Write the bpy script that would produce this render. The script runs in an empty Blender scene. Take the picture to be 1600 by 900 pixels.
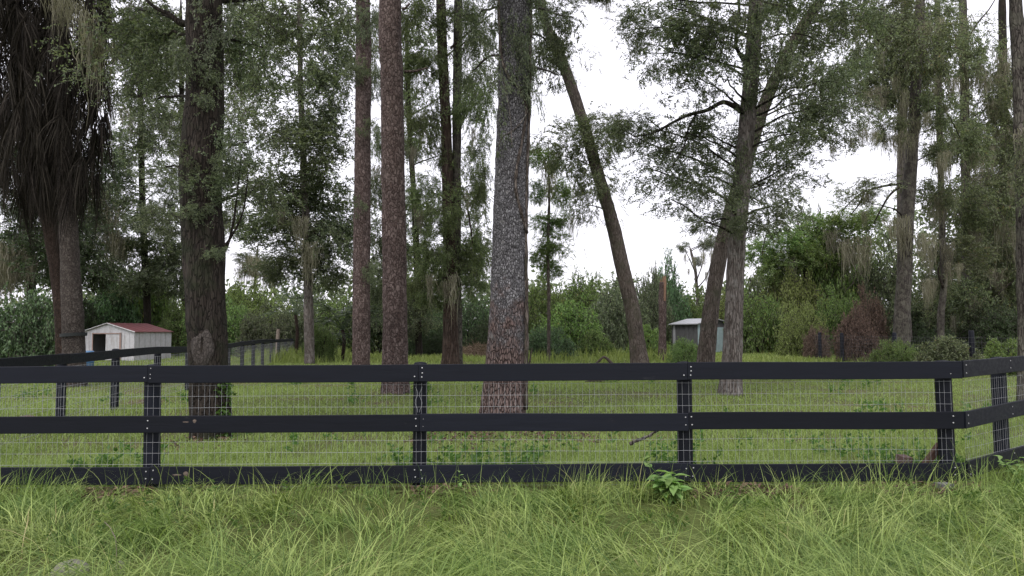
import bpy, math, random
import numpy as np
from mathutils import Matrix, Vector, Euler

random.seed(7)
RNG = np.random.default_rng(7)
scene = bpy.context.scene
COL = scene.collection

# ---------------------------------------------------------------- camera
F = 1155.0                       # focal length in pixels of the 1600 px wide picture
CAM_H = 1.43
PITCH = math.atan(68.0 / F)
ROLL = math.radians(0.31)
cam_data = bpy.data.cameras.new('camera')
cam_data.sensor_width = 36.0
cam_data.lens = 36.0 * F / 1600.0
cam_data.clip_start = 0.1
cam_data.clip_end = 3000.0
cam = bpy.data.objects.new('camera', cam_data)
COL.objects.link(cam)
CAM_ROT = Matrix.Rotation(math.pi / 2 + PITCH, 3, 'X') @ Matrix.Rotation(-ROLL, 3, 'Z')
cam.matrix_world = Matrix.Translation((0, 0, CAM_H)) @ CAM_ROT.to_4x4()
scene.camera = cam

# ---------------------------------------------------------------- sky, sun, exposure
SUN_EL, SUN_AZ = math.radians(58), math.radians(200)     # high, behind and left of the camera
world = bpy.data.worlds.new('World')
scene.world = world
world.use_nodes = True
wn, wl = world.node_tree.nodes, world.node_tree.links
wn.clear()
sky = wn.new('ShaderNodeTexSky')
sky.sky_type = 'NISHITA'
sky.sun_disc = False
sky.sun_elevation = SUN_EL
sky.sun_rotation = SUN_AZ
sky.air_density = 1.0
sky.dust_density = 4.0
cloud = wn.new('ShaderNodeMix'); cloud.data_type = 'RGBA'
cloud.inputs['Factor'].default_value = 0.86                 # closed white overcast
cloud.inputs['B'].default_value = (8.1, 7.9, 8.6, 1)
bg = wn.new('ShaderNodeBackground'); bg.inputs['Strength'].default_value = 0.1
wo = wn.new('ShaderNodeOutputWorld')
wl.new(sky.outputs[0], cloud.inputs['A'])
wl.new(cloud.outputs['Result'], bg.inputs['Color'])
wl.new(bg.outputs[0], wo.inputs['Surface'])

sun_data = bpy.data.lights.new('sun', 'SUN')
sun_data.energy = 1.1
sun_data.angle = math.radians(25)
sun_data.color = (1.0, 0.96, 0.9)
sun = bpy.data.objects.new('sun', sun_data)
COL.objects.link(sun)
sd = Vector((math.sin(SUN_AZ) * math.cos(SUN_EL), math.cos(SUN_AZ) * math.cos(SUN_EL), math.sin(SUN_EL)))
sun.rotation_euler = sd.to_track_quat('Z', 'Y').to_euler()
sun.location = (0, -5, 30)

scene.view_settings.view_transform = 'Standard'
scene.view_settings.look = 'None'
scene.view_settings.exposure = 0.95
scene.view_settings.gamma = 1.0
scene.render.engine = 'CYCLES'
scene.cycles.max_bounces = 6
scene.cycles.diffuse_bounces = 3
scene.cycles.glossy_bounces = 2
scene.cycles.transmission_bounces = 3
scene.cycles.use_denoising = True
scene.cycles.sample_clamp_indirect = 6.0

# ---------------------------------------------------------------- helpers: pixels to places
def P(px, py, Y):
    """world point seen at photo pixel (px, py) that stands Y metres in front of the camera"""
    d = CAM_ROT @ Vector(((px - 800) / F, -(py - 450) / F, -1.0))
    t = Y / d.y
    return np.array((d.x * t, Y, CAM_H + d.z * t))

def G(px, Y):
    p = P(px, 518, Y); p[2] = ground_z(p[0], p[1]); return p

def ground_z(x, y):
    x = np.asarray(x, float); y = np.asarray(y, float)
    v = np.clip((6.75 - y) / 2.0, 0, 1)
    verge = -0.30 * v * v * (3 - 2 * v)
    und = 0.03 * np.sin(0.7 * x + 0.4) * np.sin(0.45 * y + 1.0) + 0.05 * np.sin(0.19 * x - 0.3 * y)
    f = np.clip((y - 8.5) / 8, 0, 1)
    return verge + und * f

# ---------------------------------------------------------------- helpers: noise and meshes
def vnoise(p, seed=0):
    """value noise at points (n,3), range 0..1"""
    p = np.asarray(p, float)
    i = np.floor(p).astype(np.int64); f = p - i
    f = f * f * (3 - 2 * f)
    def h(a, b, c):
        n = (a * 374761393 + b * 668265263 + c * 2147483647 + seed * 1274126177) & 0xFFFFFFFF
        n = ((n ^ (n >> 13)) * 1274126177) & 0xFFFFFFFF
        n = n ^ (n >> 16)
        return (n & 0xFFFF) / 65535.0
    r = 0
    for dx in (0, 1):
        for dy in (0, 1):
            for dz in (0, 1):
                w = (f[:, 0] if dx else 1 - f[:, 0]) * (f[:, 1] if dy else 1 - f[:, 1]) * (f[:, 2] if dz else 1 - f[:, 2])
                r = r + w * h(i[:, 0] + dx, i[:, 1] + dy, i[:, 2] + dz)
    return r

def new_mesh(name, V, quads=None, tris=None, smooth=False):
    V = np.asarray(V, np.float32).reshape(-1, 3)
    me = bpy.data.meshes.new(name)
    nq = 0 if quads is None else len(quads)
    nt = 0 if tris is None else len(tris)
    loops = []
    if nq: loops.append(np.asarray(quads, np.int32).ravel())
    if nt: loops.append(np.asarray(tris, np.int32).ravel())
    li = np.concatenate(loops)
    me.vertices.add(len(V)); me.vertices.foreach_set('co', V.ravel())
    me.loops.add(len(li)); me.loops.foreach_set('vertex_index', li)
    st = np.concatenate([np.arange(nq) * 4, nq * 4 + np.arange(nt) * 3]).astype(np.int32)
    me.polygons.add(nq + nt); me.polygons.foreach_set('loop_start', st)
    me.polygons.foreach_set('use_smooth', np.full(nq + nt, smooth, dtype=bool))
    me.update(calc_edges=True)
    me.validate()
    return me

def wloc(o):
    v = np.zeros(3)
    while o is not None:
        v += np.array(o.location); o = o.parent
    return v

def link(name, me, mat=None, parent=None, kind=None):
    o = bpy.data.objects.new(name, me)
    COL.objects.link(o)
    if mat is not None and me is not None and not me.materials: me.materials.append(mat)
    if parent is not None: o.parent = parent
    if kind: o['kind'] = kind
    return o

def part(name, geo, mat, parent, kind=None, smooth=False):
    """one mesh from world-space geometry, made local to its unrotated parent"""
    V, Q, T = geo
    V = np.asarray(V, float).reshape(-1, 3) - (wloc(parent) if parent is not None else 0)
    return link(name, new_mesh(name, V, Q, T, smooth), mat, parent, kind)

def tag(o, label, cat, group=None, kind=None):
    o['label'] = label; o['category'] = cat
    if group: o['group'] = group
    if kind: o['kind'] = kind
    return o

GROUPS = {'bush': 'bushes of the thicket round the paddock', 'pine_tree': 'straight pines in the paddock', 'moss_hung_tree': 'moss-hung trees of the wood edge',
          'palm_tree': 'palms with dead frond skirts', 'garden_shed': 'small sheds at the far side', 'log': 'logs lying in the paddock', 'sapling': 'young plants along the fence',
          'shade_tree': 'shade trees behind the paddock', 'palmetto': 'palmettos in the thicket', 'bare_mossy_tree': 'half-dead mossy trees far behind', 'board_fence': 'black board fences', 'oak_tree': 'oaks in the paddock'}

def thing(name, loc, label, cat, group=None):
    group = group or GROUPS.get(name)
    o = bpy.data.objects.new(name, None)
    COL.objects.link(o)
    o.location = tuple(float(v) for v in loc)
    o.empty_display_size = 0.2
    return tag(o, label, cat, group)

def merge(geos):
    Vs, Qs, Ts, n = [], [], [], 0
    for V, Q, T in geos:
        V = np.asarray(V, float).reshape(-1, 3)
        Vs.append(V)
        if Q is not None and len(Q): Qs.append(np.asarray(Q) + n)
        if T is not None and len(T): Ts.append(np.asarray(T) + n)
        n += len(V)
    return (np.concatenate(Vs), np.concatenate(Qs) if Qs else None, np.concatenate(Ts) if Ts else None)

def box(cx, cy, cz, sx, sy, sz, rz=0.0, rx=0.0, ry=0.0):
    v = np.array([(x, y, z) for x in (-.5, .5) for y in (-.5, .5) for z in (-.5, .5)]) * (sx, sy, sz)
    R = np.array(Euler((rx, ry, rz)).to_matrix())
    v = v @ R.T + (cx, cy, cz)
    q = [(0, 1, 3, 2), (4, 6, 7, 5), (0, 4, 5, 1), (2, 3, 7, 6), (0, 2, 6, 4), (1, 5, 7, 3)]
    return v, np.array(q), None

def frames(path):
    path = np.asarray(path, float)
    t = np.gradient(path, axis=0)
    t /= np.linalg.norm(t, axis=1)[:, None] + 1e-9
    ref = np.array((0.0, 1.0, 0.0)) if abs(t[0][1]) < 0.9 else np.array((1.0, 0, 0))
    us = []
    for k in range(len(path)):
        u = ref - t[k] * (ref @ t[k]); u /= np.linalg.norm(u) + 1e-9
        us.append(u); ref = u
    us = np.array(us)
    return t, us, np.cross(t, us)

def tube(path, rad, n=8, cap=True, mod=None):
    path = np.asarray(path, float); m = len(path)
    rad = np.broadcast_to(np.asarray(rad, float), (m,))
    t, u, w = frames(path)
    a = np.linspace(0, 2 * np.pi, n, endpoint=False)
    R = np.repeat(rad[:, None], n, 1)
    if mod is not None: R = R * mod(np.broadcast_to(a, (m, n)), path)
    V = path[:, None] + R[..., None] * (np.cos(a)[None, :, None] * u[:, None] + np.sin(a)[None, :, None] * w[:, None])
    V = V.reshape(-1, 3)
    i = np.arange(m - 1)[:, None] * n; j = np.arange(n)[None]; k = (j + 1) % n
    Q = np.stack([i + j, i + k, i + n + k, i + n + j], -1).reshape(-1, 4)
    T = None
    if cap:
        V = np.concatenate([V, path[:1], path[-1:]])
        b, e = m * n, m * n + 1
        jj = np.arange(n); kk = (jj + 1) % n
        T = np.concatenate([np.stack([kk, jj, np.full(n, b)], -1),
                            np.stack([(m - 1) * n + jj, (m - 1) * n + kk, np.full(n, e)], -1)])
    return V, Q, T

def resample(pts, n):
    """smooth (Catmull-Rom) curve of n points through pts (rows may carry extra columns)"""
    pts = np.asarray(pts, float)
    if len(pts) == 2: return pts[0] + (pts[1] - pts[0]) * np.linspace(0, 1, n)[:, None]
    e = np.concatenate([[2 * pts[0] - pts[1]], pts, [2 * pts[-1] - pts[-2]]])
    s = np.linspace(0, len(pts) - 1, n); k = np.minimum(s.astype(int), len(pts) - 2); f = (s - k)[:, None]
    a, b, c, d = e[k], e[k + 1], e[k + 2], e[k + 3]
    return 0.5 * (2 * b + (c - a) * f + (2 * a - 5 * b + 4 * c - d) * f ** 2 + (3 * b - a - 3 * c + d) * f ** 3)

def norm(v):
    return v / (np.linalg.norm(v, axis=-1, keepdims=True) + 1e-9)

def leaves(pos, d, length, width, fold=0.18):
    """diamond leaves: base at pos, pointing along d"""
    n = len(pos)
    d = norm(d)
    r = RNG.normal(size=(n, 3)); r[:, 2] += 0.6
    side = norm(np.cross(d, r)); up = np.cross(side, d)
    L = np.broadcast_to(np.asarray(length, float), (n,))[:, None]
    W = np.broadcast_to(np.asarray(width, float), (n,))[:, None]
    mid = pos + d * L * 0.45
    V = np.stack([pos, mid + side * W * .5 + up * W * fold, pos + d * L - up * L * 0.12, mid - side * W * .5 + up * W * fold], 1)
    Q = np.arange(4 * n).reshape(n, 4)
    return V.reshape(-1, 3), Q, None

def sprays(cent, out, L, k, ll, lw, droop=0.25, twigs=False):
    """k leaves along a twig of length L at each centre"""
    n = len(cent)
    d = norm(out * 0.7 + RNG.normal(size=(n, 3)) * 0.55 + np.array((0, 0, -droop)))
    t = (np.arange(k)[None] + RNG.uniform(0, .8, (n, k))) / k
    Ls = L * RNG.uniform(0.6, 1.3, (n, 1))
    p = cent[:, None] + d[:, None] * (Ls * t)[..., None]
    p[..., 2] -= droop * 0.5 * Ls * t ** 2
    side = norm(np.cross(d, RNG.normal(size=(n, 3))))
    sgn = np.where(np.arange(k) % 2 == 0, 1.0, -1.0)[None, :, None]
    ld = d[:, None] * 0.6 + side[:, None] * sgn * 0.9 + RNG.normal(size=(n, k, 3)) * 0.35
    ld[..., 2] -= droop * 0.6
    p += RNG.normal(size=p.shape) * 0.25 * ll
    sz = RNG.uniform(0.65, 1.25, n * k)
    g = leaves(p.reshape(-1, 3), ld.reshape(-1, 3), ll * sz, lw * sz)
    tw = None
    if twigs:
        a = cent; b = cent + d * Ls; b[:, 2] -= droop * 0.5 * Ls[:, 0]
        c = norm(np.cross(d, (0.3, 0.2, 1.0))); e = np.cross(c, d)
        r = 0.006 + 0.004 * L
        V = np.stack([a + c * r, a - c * r * .5 + e * r, a - c * r * .5 - e * r, b + c * r * .4, b - c * r * .2 + e * r * .4, b - c * r * .2 - e * r * .4], 1).reshape(-1, 3)
        q = np.array([(0, 1, 4, 3), (1, 2, 5, 4), (2, 0, 3, 5)])
        tw = (V, (np.arange(n)[:, None, None] * 6 + q[None]).reshape(-1, 4), None)
    return g, tw

def ellip(c, r, n, lo=0.0):
    d = norm(RNG.normal(size=(n, 3)))
    s = (lo + (1 - lo) * RNG.uniform(0, 1, n)) ** (1 / 2.2)
    return np.asarray(c) + d * s[:, None] * np.asarray(r), d

# ---------------------------------------------------------------- materials
def mat(name):
    m = bpy.data.materials.new(name); m.use_nodes = True
    nt = m.node_tree; nt.nodes.clear()
    out = nt.nodes.new('ShaderNodeOutputMaterial')
    bs = nt.nodes.new('ShaderNodeBsdfPrincipled')
    nt.links.new(bs.outputs[0], out.inputs[0])
    return m, nt, bs, out

def N(nt, typ, **kw):
    n = nt.nodes.new(typ)
    for k, v in kw.items():
        if hasattr(n, k) and not k[0].isupper(): setattr(n, k, v)
        else: n.inputs[k.replace('_', ' ')].default_value = v
    return n

def ramp(nt, fac, stops):
    r = nt.nodes.new('ShaderNodeValToRGB')
    el = r.color_ramp.elements
    while len(el) < len(stops): el.new(0.5)
    for e, (p, c) in zip(el, stops):
        e.position = p; e.color = (*c, 1) if len(c) == 3 else c
    nt.links.new(fac, r.inputs[0])
    return r.outputs[0]

def mixc(nt, fac, a, b, blend='MIX'):
    m = nt.nodes.new('ShaderNodeMix'); m.data_type = 'RGBA'; m.blend_type = blend
    for s, v in (('Factor', fac), ('A', a), ('B', b)):
        if isinstance(v, bpy.types.NodeSocket): nt.links.new(v, m.inputs[s])
        else: m.inputs[s].default_value = v if s == 'Factor' else (*v, 1)
    return m.outputs['Result']

def coords(nt, scale=(1, 1, 1), kind='Object'):
    tc = nt.nodes.new('ShaderNodeTexCoord'); mp = nt.nodes.new('ShaderNodeMapping')
    mp.inputs['Scale'].default_value = scale
    nt.links.new(tc.outputs[kind], mp.inputs[0])
    return mp.outputs[0]

def noise(nt, vec, scale, detail=4, rough=0.55):
    n = nt.nodes.new('ShaderNodeTexNoise')
    n.inputs['Scale'].default_value = scale; n.inputs['Detail'].default_value = detail; n.inputs['Roughness'].default_value = rough
    if vec is not None: nt.links.new(vec, n.inputs['Vector'])
    return n.outputs['Fac']

def voronoi(nt, vec, scale, feature='DISTANCE_TO_EDGE', rnd=1.0):
    n = nt.nodes.new('ShaderNodeTexVoronoi'); n.feature = feature
    n.inputs['Scale'].default_value = scale; n.inputs['Randomness'].default_value = rnd
    nt.links.new(vec, n.inputs['Vector'])
    return n

def bump(nt, bs, h, strength, dist):
    b = nt.nodes.new('ShaderNodeBump')
    b.inputs['Strength'].default_value = strength; b.inputs['Distance'].default_value = dist
    nt.links.new(h, b.inputs['Height']); nt.links.new(b.outputs[0], bs.inputs['Normal'])

def leaf_mat(name, c1, c2, c3=None, trans=0.3, rough=0.5, spec=0.3):
    m, nt, bs, out = mat(name)
    g = nt.nodes.new('ShaderNodeNewGeometry')
    stops = [(0.0, c1), (0.8, c2)] + ([(0.97, c2), (1.0, c3)] if c3 else [])
    col = ramp(nt, g.outputs['Random Per Island'], stops)
    oi = nt.nodes.new('ShaderNodeObjectInfo')
    hsv = nt.nodes.new('ShaderNodeHueSaturation')
    mr = nt.nodes.new('ShaderNodeMapRange'); mr.inputs['To Min'].default_value = 0.85; mr.inputs['To Max'].default_value = 1.18
    mh = nt.nodes.new('ShaderNodeMapRange'); mh.inputs['To Min'].default_value = 0.485; mh.inputs['To Max'].default_value = 0.512
    nt.links.new(oi.outputs['Random'], mr.inputs['Value']); nt.links.new(mr.outputs[0], hsv.inputs['Value'])
    nt.links.new(oi.outputs['Random'], mh.inputs['Value']); nt.links.new(mh.outputs[0], hsv.inputs['Hue'])
    nt.links.new(col, hsv.inputs['Color'])
    nt.links.new(hsv.outputs[0], bs.inputs['Base Color'])
    bs.inputs['Roughness'].default_value = rough
    bs.inputs['Specular IOR Level'].default_value = spec
    if trans:
        tr = nt.nodes.new('ShaderNodeBsdfTranslucent'); mx = nt.nodes.new('ShaderNodeMixShader')
        nt.links.new(mixc(nt, 1.0, hsv.outputs[0], (1.25, 1.3, 0.75), 'MULTIPLY'), tr.inputs[0])
        mx.inputs[0].default_value = trans
        nt.links.new(bs.outputs[0], mx.inputs[1]); nt.links.new(tr.outputs[0], mx.inputs[2])
        nt.links.new(mx.outputs[0], out.inputs[0])
    return m

def grass_mat(name, c1, c2, c3, d1, d2):
    '''two tones of blade that take turns in patches, every blade its own shade'''
    m = leaf_mat(name, c1, c2, c3, trans=0.35, rough=.55, spec=.3)
    nt = m.node_tree
    hs = [n for n in nt.nodes if n.type == 'HUE_SAT'][0]
    old = hs.inputs['Color'].links[0].from_socket
    g = [n for n in nt.nodes if n.type == 'NEW_GEOMETRY'][0]
    alt = ramp(nt, g.outputs['Random Per Island'], [(0, d1), (1, d2)])
    pn = noise(nt, coords(nt), 1.5, 4, .6)
    nt.links.new(mixc(nt, ramp(nt, pn, [(.42, (0, 0, 0)), (.6, (1, 1, 1))]), old, alt), hs.inputs['Color'])
    return m

def plain(name, c, rough=0.7, var=0.25, scale=6, metal=0.0, bumpd=0.0):
    m, nt, bs, out = mat(name)
    v = coords(nt)
    f = noise(nt, v, scale, 5)
    col = mixc(nt, f, tuple(x * (1 - var) for x in c), tuple(min(1, x * (1 + var)) for x in c))
    nt.links.new(col, bs.inputs['Base Color'])
    bs.inputs['Roughness'].default_value = rough; bs.inputs['Metallic'].default_value = metal
    if bumpd: bump(nt, bs, noise(nt, v, scale * 5, 4), 0.7, bumpd)
    return m

def bark(name, dark, mid, light, scale=14, stretch=0.35, lichen=None, lichen_amt=0.5, moss=None, depth=0.03, plates=True):
    m, nt, bs, out = mat(name)
    v = coords(nt, (1, 1, stretch))
    vd = nt.nodes.new('ShaderNodeVectorMath'); vd.operation = 'ADD'
    nn = nt.nodes.new('ShaderNodeTexNoise'); nn.inputs['Scale'].default_value = scale * .6
    sc = nt.nodes.new('ShaderNodeVectorMath'); sc.operation = 'SCALE'; sc.inputs['Scale'].default_value = 2.2 / scale
    nt.links.new(v, nn.inputs['Vector']); nt.links.new(nn.outputs['Color'], sc.inputs[0])
    nt.links.new(v, vd.inputs[0]); nt.links.new(sc.outputs[0], vd.inputs[1])
    ve = voronoi(nt, vd.outputs[0], scale)
    vc = voronoi(nt, vd.outputs[0], scale, 'F1')
    edge = ramp(nt, ve.outputs['Distance'], [(0.0, (.18, .18, .18)), (0.13, (1, 1, 1))])
    sep = nt.nodes.new('ShaderNodeSeparateColor'); nt.links.new(vc.outputs['Color'], sep.inputs[0])
    plate = mixc(nt, sep.outputs[0], mid, light)
    fine = noise(nt, coords(nt, (1, 1, stretch)), scale * 5, 5, .65)
    plate = mixc(nt, ramp(nt, fine, [(0.35, (0, 0, 0)), (0.65, (1, 1, 1))]), mixc(nt, 0.45, plate, dark), plate)
    col = mixc(nt, edge, dark, plate)
    if lichen:
        lf = noise(nt, coords(nt), 5.0, 6, .7)
        col = mixc(nt, ramp(nt, lf, [(0.62 - .25 * lichen_amt, (0, 0, 0)), (0.72 - .25 * lichen_amt, (lichen_amt,) * 3)]), col, lichen)
    if moss:
        mf = noise(nt, coords(nt), 2.3, 5, .65)
        col = mixc(nt, ramp(nt, mf, [(0.5, (0, 0, 0)), (0.68, (.8, .8, .8))]), col, moss)
    big = noise(nt, coords(nt), 0.9, 3)
    col = mixc(nt, 1.0, col, ramp(nt, big, [(0.3, (.72, .72, .72)), (0.7, (1.15, 1.15, 1.15))]), 'MULTIPLY')
    nt.links.new(col, bs.inputs['Base Color'])
    bs.inputs['Roughness'].default_value = 0.9; bs.inputs['Specular IOR Level'].default_value = 0.2
    h = mixc(nt, 0.3, edge, fine)
    bump(nt, bs, h, 1.0, depth)
    return m

M = {}
M['leaf_oak'] = leaf_mat('oak leaf', (0.055, 0.08, 0.045), (0.2, 0.24, 0.145), trans=0.42, spec=0.5)
M['leaf_grey'] = leaf_mat('grey green leaf', (0.07, 0.092, 0.05), (0.2, 0.235, 0.135), (0.25, 0.19, 0.11), trans=0.4)
M['leaf_fine'] = leaf_mat('fine needle leaf', (0.07, 0.105, 0.045), (0.2, 0.25, 0.12), trans=0.42)
M['leaf_bright'] = leaf_mat('bright leaf', (0.08, 0.14, 0.042), (0.21, 0.31, 0.105), (0.32, 0.27, 0.11), trans=0.38)
M['leaf_yellow'] = leaf_mat('yellow green leaf', (0.14, 0.19, 0.06), (0.3, 0.37, 0.14), trans=0.38)
M['leaf_blue'] = leaf_mat('blue green leaf', (0.05, 0.1, 0.048), (0.15, 0.25, 0.12), trans=0.35, spec=0.5)
M['leaf_shaded'] = leaf_mat('leaf in shade colour', (0.022, 0.04, 0.017), (0.065, 0.1, 0.04), trans=0.3, spec=0.4)  # shade of the thicket's hollows put into the leaf colour
M['leaf_dead'] = leaf_mat('dead brown leaf', (0.1, 0.068, 0.054), (0.25, 0.185, 0.15), trans=0.15, rough=.9, spec=.1)
M['leaf_weed'] = leaf_mat('weed leaf', (0.05, 0.11, 0.022), (0.1, 0.19, 0.045), trans=0.38)
M['leaf_sapling'] = leaf_mat('sapling leaf', (0.15, 0.26, 0.08), (0.24, 0.38, 0.13), trans=0.4)
M['moss'] = leaf_mat('grey hanging moss', (0.11, 0.105, 0.085), (0.29, 0.275, 0.225), trans=0.38, rough=.95, spec=.05)
M['frond_dead'] = leaf_mat('dead palm frond', (0.007, 0.006, 0.005), (0.042, 0.036, 0.029), (0.15, 0.125, 0.1), trans=0.08, rough=.85, spec=.12)
M['frond_green'] = leaf_mat('green palm frond', (0.022, 0.04, 0.018), (0.06, 0.09, 0.04), trans=0.2, spec=.35)
M['grass_long'] = grass_mat('long verge grass', (0.04, 0.075, 0.014), (0.37, 0.44, 0.15), (0.46, 0.37, 0.22), (0.05, 0.10, 0.022), (0.29, 0.38, 0.115))
M['grass_field'] = leaf_mat('field grass', (0.16, 0.215, 0.062), (0.255, 0.31, 0.105), trans=0.35, rough=.6, spec=.2)
M['twig'] = plain('twig bark', (0.05, 0.042, 0.037), .9)
M['bark_pine'] = bark('pine bark', (0.035, 0.023, 0.021), (0.10, 0.07, 0.064), (0.22, 0.17, 0.158), 17, .55, depth=.035)
M['bark_oak'] = bark('dark oak bark', (0.008, 0.006, 0.005), (0.03, 0.023, 0.018), (0.062, 0.051, 0.042), 24, .2, moss=(0.024, 0.031, 0.015), depth=.03)
M['bark_lip'] = bark('healed grey bark', (0.03, 0.025, 0.022), (0.075, 0.064, 0.057), (0.12, 0.105, 0.095), 30, .6, depth=.01)
M['bark_cedar'] = bark('stringy bark', (0.015, 0.009, 0.008), (0.06, 0.038, 0.029), (0.125, 0.092, 0.075), 26, .08, lichen=(0.11, 0.11, 0.085), lichen_amt=.3, depth=.03)
M['bark_grey'] = bark('grey ridged bark', (0.05, 0.04, 0.035), (0.16, 0.135, 0.12), (0.3, 0.27, 0.25), 28, .12, lichen=(0.3, 0.3, 0.28), lichen_amt=.4, depth=.03)
M['bark_brown'] = bark('brown ridged bark', (0.03, 0.023, 0.019), (0.11, 0.087, 0.074), (0.22, 0.188, 0.165), 26, .16, moss=(0.075, 0.075, 0.05), depth=.03)
M['bark_mossy'] = bark('moss grown bark', (0.02, 0.017, 0.015), (0.07, 0.06, 0.053), (0.14, 0.125, 0.11), 24, .2, lichen=(0.15, 0.145, 0.115), lichen_amt=.6, depth=.03)
M['bark_palm'] = bark('palm trunk', (0.018, 0.014, 0.012), (0.065, 0.053, 0.046), (0.13, 0.112, 0.1), 18, .8, depth=.02)
M['bark_palm_brown'] = bark('brown palm trunk', (0.012, 0.008, 0.007), (0.042, 0.027, 0.021), (0.08, 0.056, 0.044), 18, .6, depth=.02)
M['wood_tan'] = plain('broken heartwood', (0.22, 0.13, 0.085), .85, .45, 9, bumpd=.01)
M['wood_pale'] = plain('weathered pale wood', (0.22, 0.18, 0.15), .85, .4, 9, bumpd=.01)
M['wood_brace'] = plain('brown brace wood', (0.075, 0.04, 0.028), .9, .4, 12)
M['wood_knot'] = plain('weathered knot', (0.12, 0.092, 0.075), .9, .5, 60)
M['wood_dark'] = plain('rotting branch', (0.055, 0.042, 0.035), .9, .4, 9, bumpd=.01)
M['hollow'] = plain('hollow shade colour', (0.012, 0.009, 0.007), .95)  # near-black colour stands for the shade inside the knothole

def central_bark():
    m, nt, bs, out = mat('grey lichen bark with red patches')
    v = coords(nt, (1, 1, .55))
    vs = voronoi(nt, v, 34); vb = voronoi(nt, coords(nt, (1, 1, .3)), 30)
    vcol = voronoi(nt, v, 34, 'F1')
    sep = nt.nodes.new('ShaderNodeSeparateColor'); nt.links.new(vcol.outputs['Color'], sep.inputs[0])
    es = ramp(nt, vs.outputs['Distance'], [(0, (0, 0, 0)), (.2, (1, 1, 1))])
    eb = ramp(nt, vb.outputs['Distance'], [(0, (.1, .1, .1)), (.15, (1, 1, 1))])
    grey = mixc(nt, es, (0.045, 0.042, 0.044), mixc(nt, sep.outputs[0], (0.12, 0.117, 0.122), (0.3, 0.296, 0.305)))
    red = mixc(nt, eb, (0.045, 0.032, 0.03), mixc(nt, sep.outputs[1], (0.11, 0.075, 0.066), (0.23, 0.175, 0.16)))
    # red-brown bark shows low on the trunk, where the lichen has peeled
    tc = nt.nodes.new('ShaderNodeTexCoord'); sx = nt.nodes.new('ShaderNodeSeparateXYZ'); nt.links.new(tc.outputs['Object'], sx.inputs[0])
    mr = nt.nodes.new('ShaderNodeMapRange'); mr.inputs['From Min'].default_value = 2.6; mr.inputs['From Max'].default_value = 0.3
    nt.links.new(sx.outputs['Z'], mr.inputs['Value'])
    nz = noise(nt, coords(nt), 3.2, 5, .65)
    ad = nt.nodes.new('ShaderNodeMath'); ad.operation = 'MULTIPLY_ADD'; ad.inputs[1].default_value = 0.42
    nt.links.new(mr.outputs[0], ad.inputs[0]); nt.links.new(nz, ad.inputs[2])
    mk = ramp(nt, ad.outputs[0], [(0.62, (0, 0, 0)), (0.80, (1, 1, 1))])
    col = mixc(nt, mk, grey, red)
    pale = ramp(nt, noise(nt, coords(nt), 7, 4, .6), [(.64, (0, 0, 0)), (.70, (.7, .7, .7))])
    col = mixc(nt, pale, col, (0.38, 0.37, 0.36))
    big = noise(nt, coords(nt), 1.1, 3)
    col = mixc(nt, 1.0, col, ramp(nt, big, [(0.3, (.72, .7, .7)), (0.7, (1.12, 1.12, 1.14))]), 'MULTIPLY')
    nt.links.new(col, bs.inputs['Base Color'])
    bs.inputs['Roughness'].default_value = .9; bs.inputs['Specular IOR Level'].default_value = .2
    h = mixc(nt, mk, mixc(nt, .3, eb, es), eb)
    bump(nt, bs, h, 1.0, .03)
    return m
M['bark_central'] = central_bark()

def black_paint():
    m, nt, bs, out = mat('black fence paint')
    v = coords(nt, (.6, 6, 6)); f = noise(nt, v, 5, 6, .6)
    sc = noise(nt, coords(nt, (1.2, 3, 3)), 2.6, 6, .7)
    col = mixc(nt, f, (0.0045, 0.0054, 0.0092), (0.009, 0.0108, 0.0175))
    col = mixc(nt, ramp(nt, sc, [(.66, (0, 0, 0)), (.76, (.35, .35, .35))]), col, (0.075, 0.072, 0.075))
    oi = nt.nodes.new('ShaderNodeObjectInfo'); mr = nt.nodes.new('ShaderNodeMapRange')
    mr.inputs['To Min'].default_value = .75; mr.inputs['To Max'].default_value = 1.35
    nt.links.new(oi.outputs['Random'], mr.inputs['Value'])
    hv = nt.nodes.new('ShaderNodeHueSaturation'); nt.links.new(col, hv.inputs['Color']); nt.links.new(mr.outputs[0], hv.inputs['Value'])
    nt.links.new(hv.outputs[0], bs.inputs['Base Color'])
    nt.links.new(ramp(nt, f, [(.3, (.5, .5, .5)), (.7, (.72, .72, .72))]), bs.inputs['Roughness'])
    bs.inputs['Specular IOR Level'].default_value = .18
    bump(nt, bs, f, .5, .004)
    return m
M['paint_black'] = black_paint()
M['wire'] = plain('galvanised wire', (0.36, 0.37, 0.39), .5, .2, 20, metal=.5)
M['wire_dull'] = plain('dull wire', (0.10, 0.10, 0.11), .7, .2, 20)
M['nail'] = plain('nail head', (0.45, 0.45, 0.46), .4, .15, 30, metal=.5)

def ground_mat():
    m, nt, bs, out = mat('grassy ground')
    v = coords(nt)
    a = noise(nt, v, .55, 5, .6); b = noise(nt, v, 9, 6, .7); c = noise(nt, v, 40, 4, .7)
    green = mixc(nt, b, (0.06, 0.08, 0.024), (0.12, 0.14, 0.046))
    litter = mixc(nt, c, (0.05, 0.036, 0.024), (0.17, 0.12, 0.085))
    col = mixc(nt, ramp(nt, a, [(.5, (0, 0, 0)), (.66, (.85, .85, .85))]), green, litter)
    nt.links.new(col, bs.inputs['Base Color']); bs.inputs['Roughness'].default_value = .95
    bs.inputs['Specular IOR Level'].default_value = .1
    bump(nt, bs, c, .8, .03)
    return m
M['ground'] = ground_mat()
M['litter'] = leaf_mat('leaf litter', (0.05, 0.032, 0.023), (0.17, 0.118, 0.088), trans=0, rough=.9, spec=.1)

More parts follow.
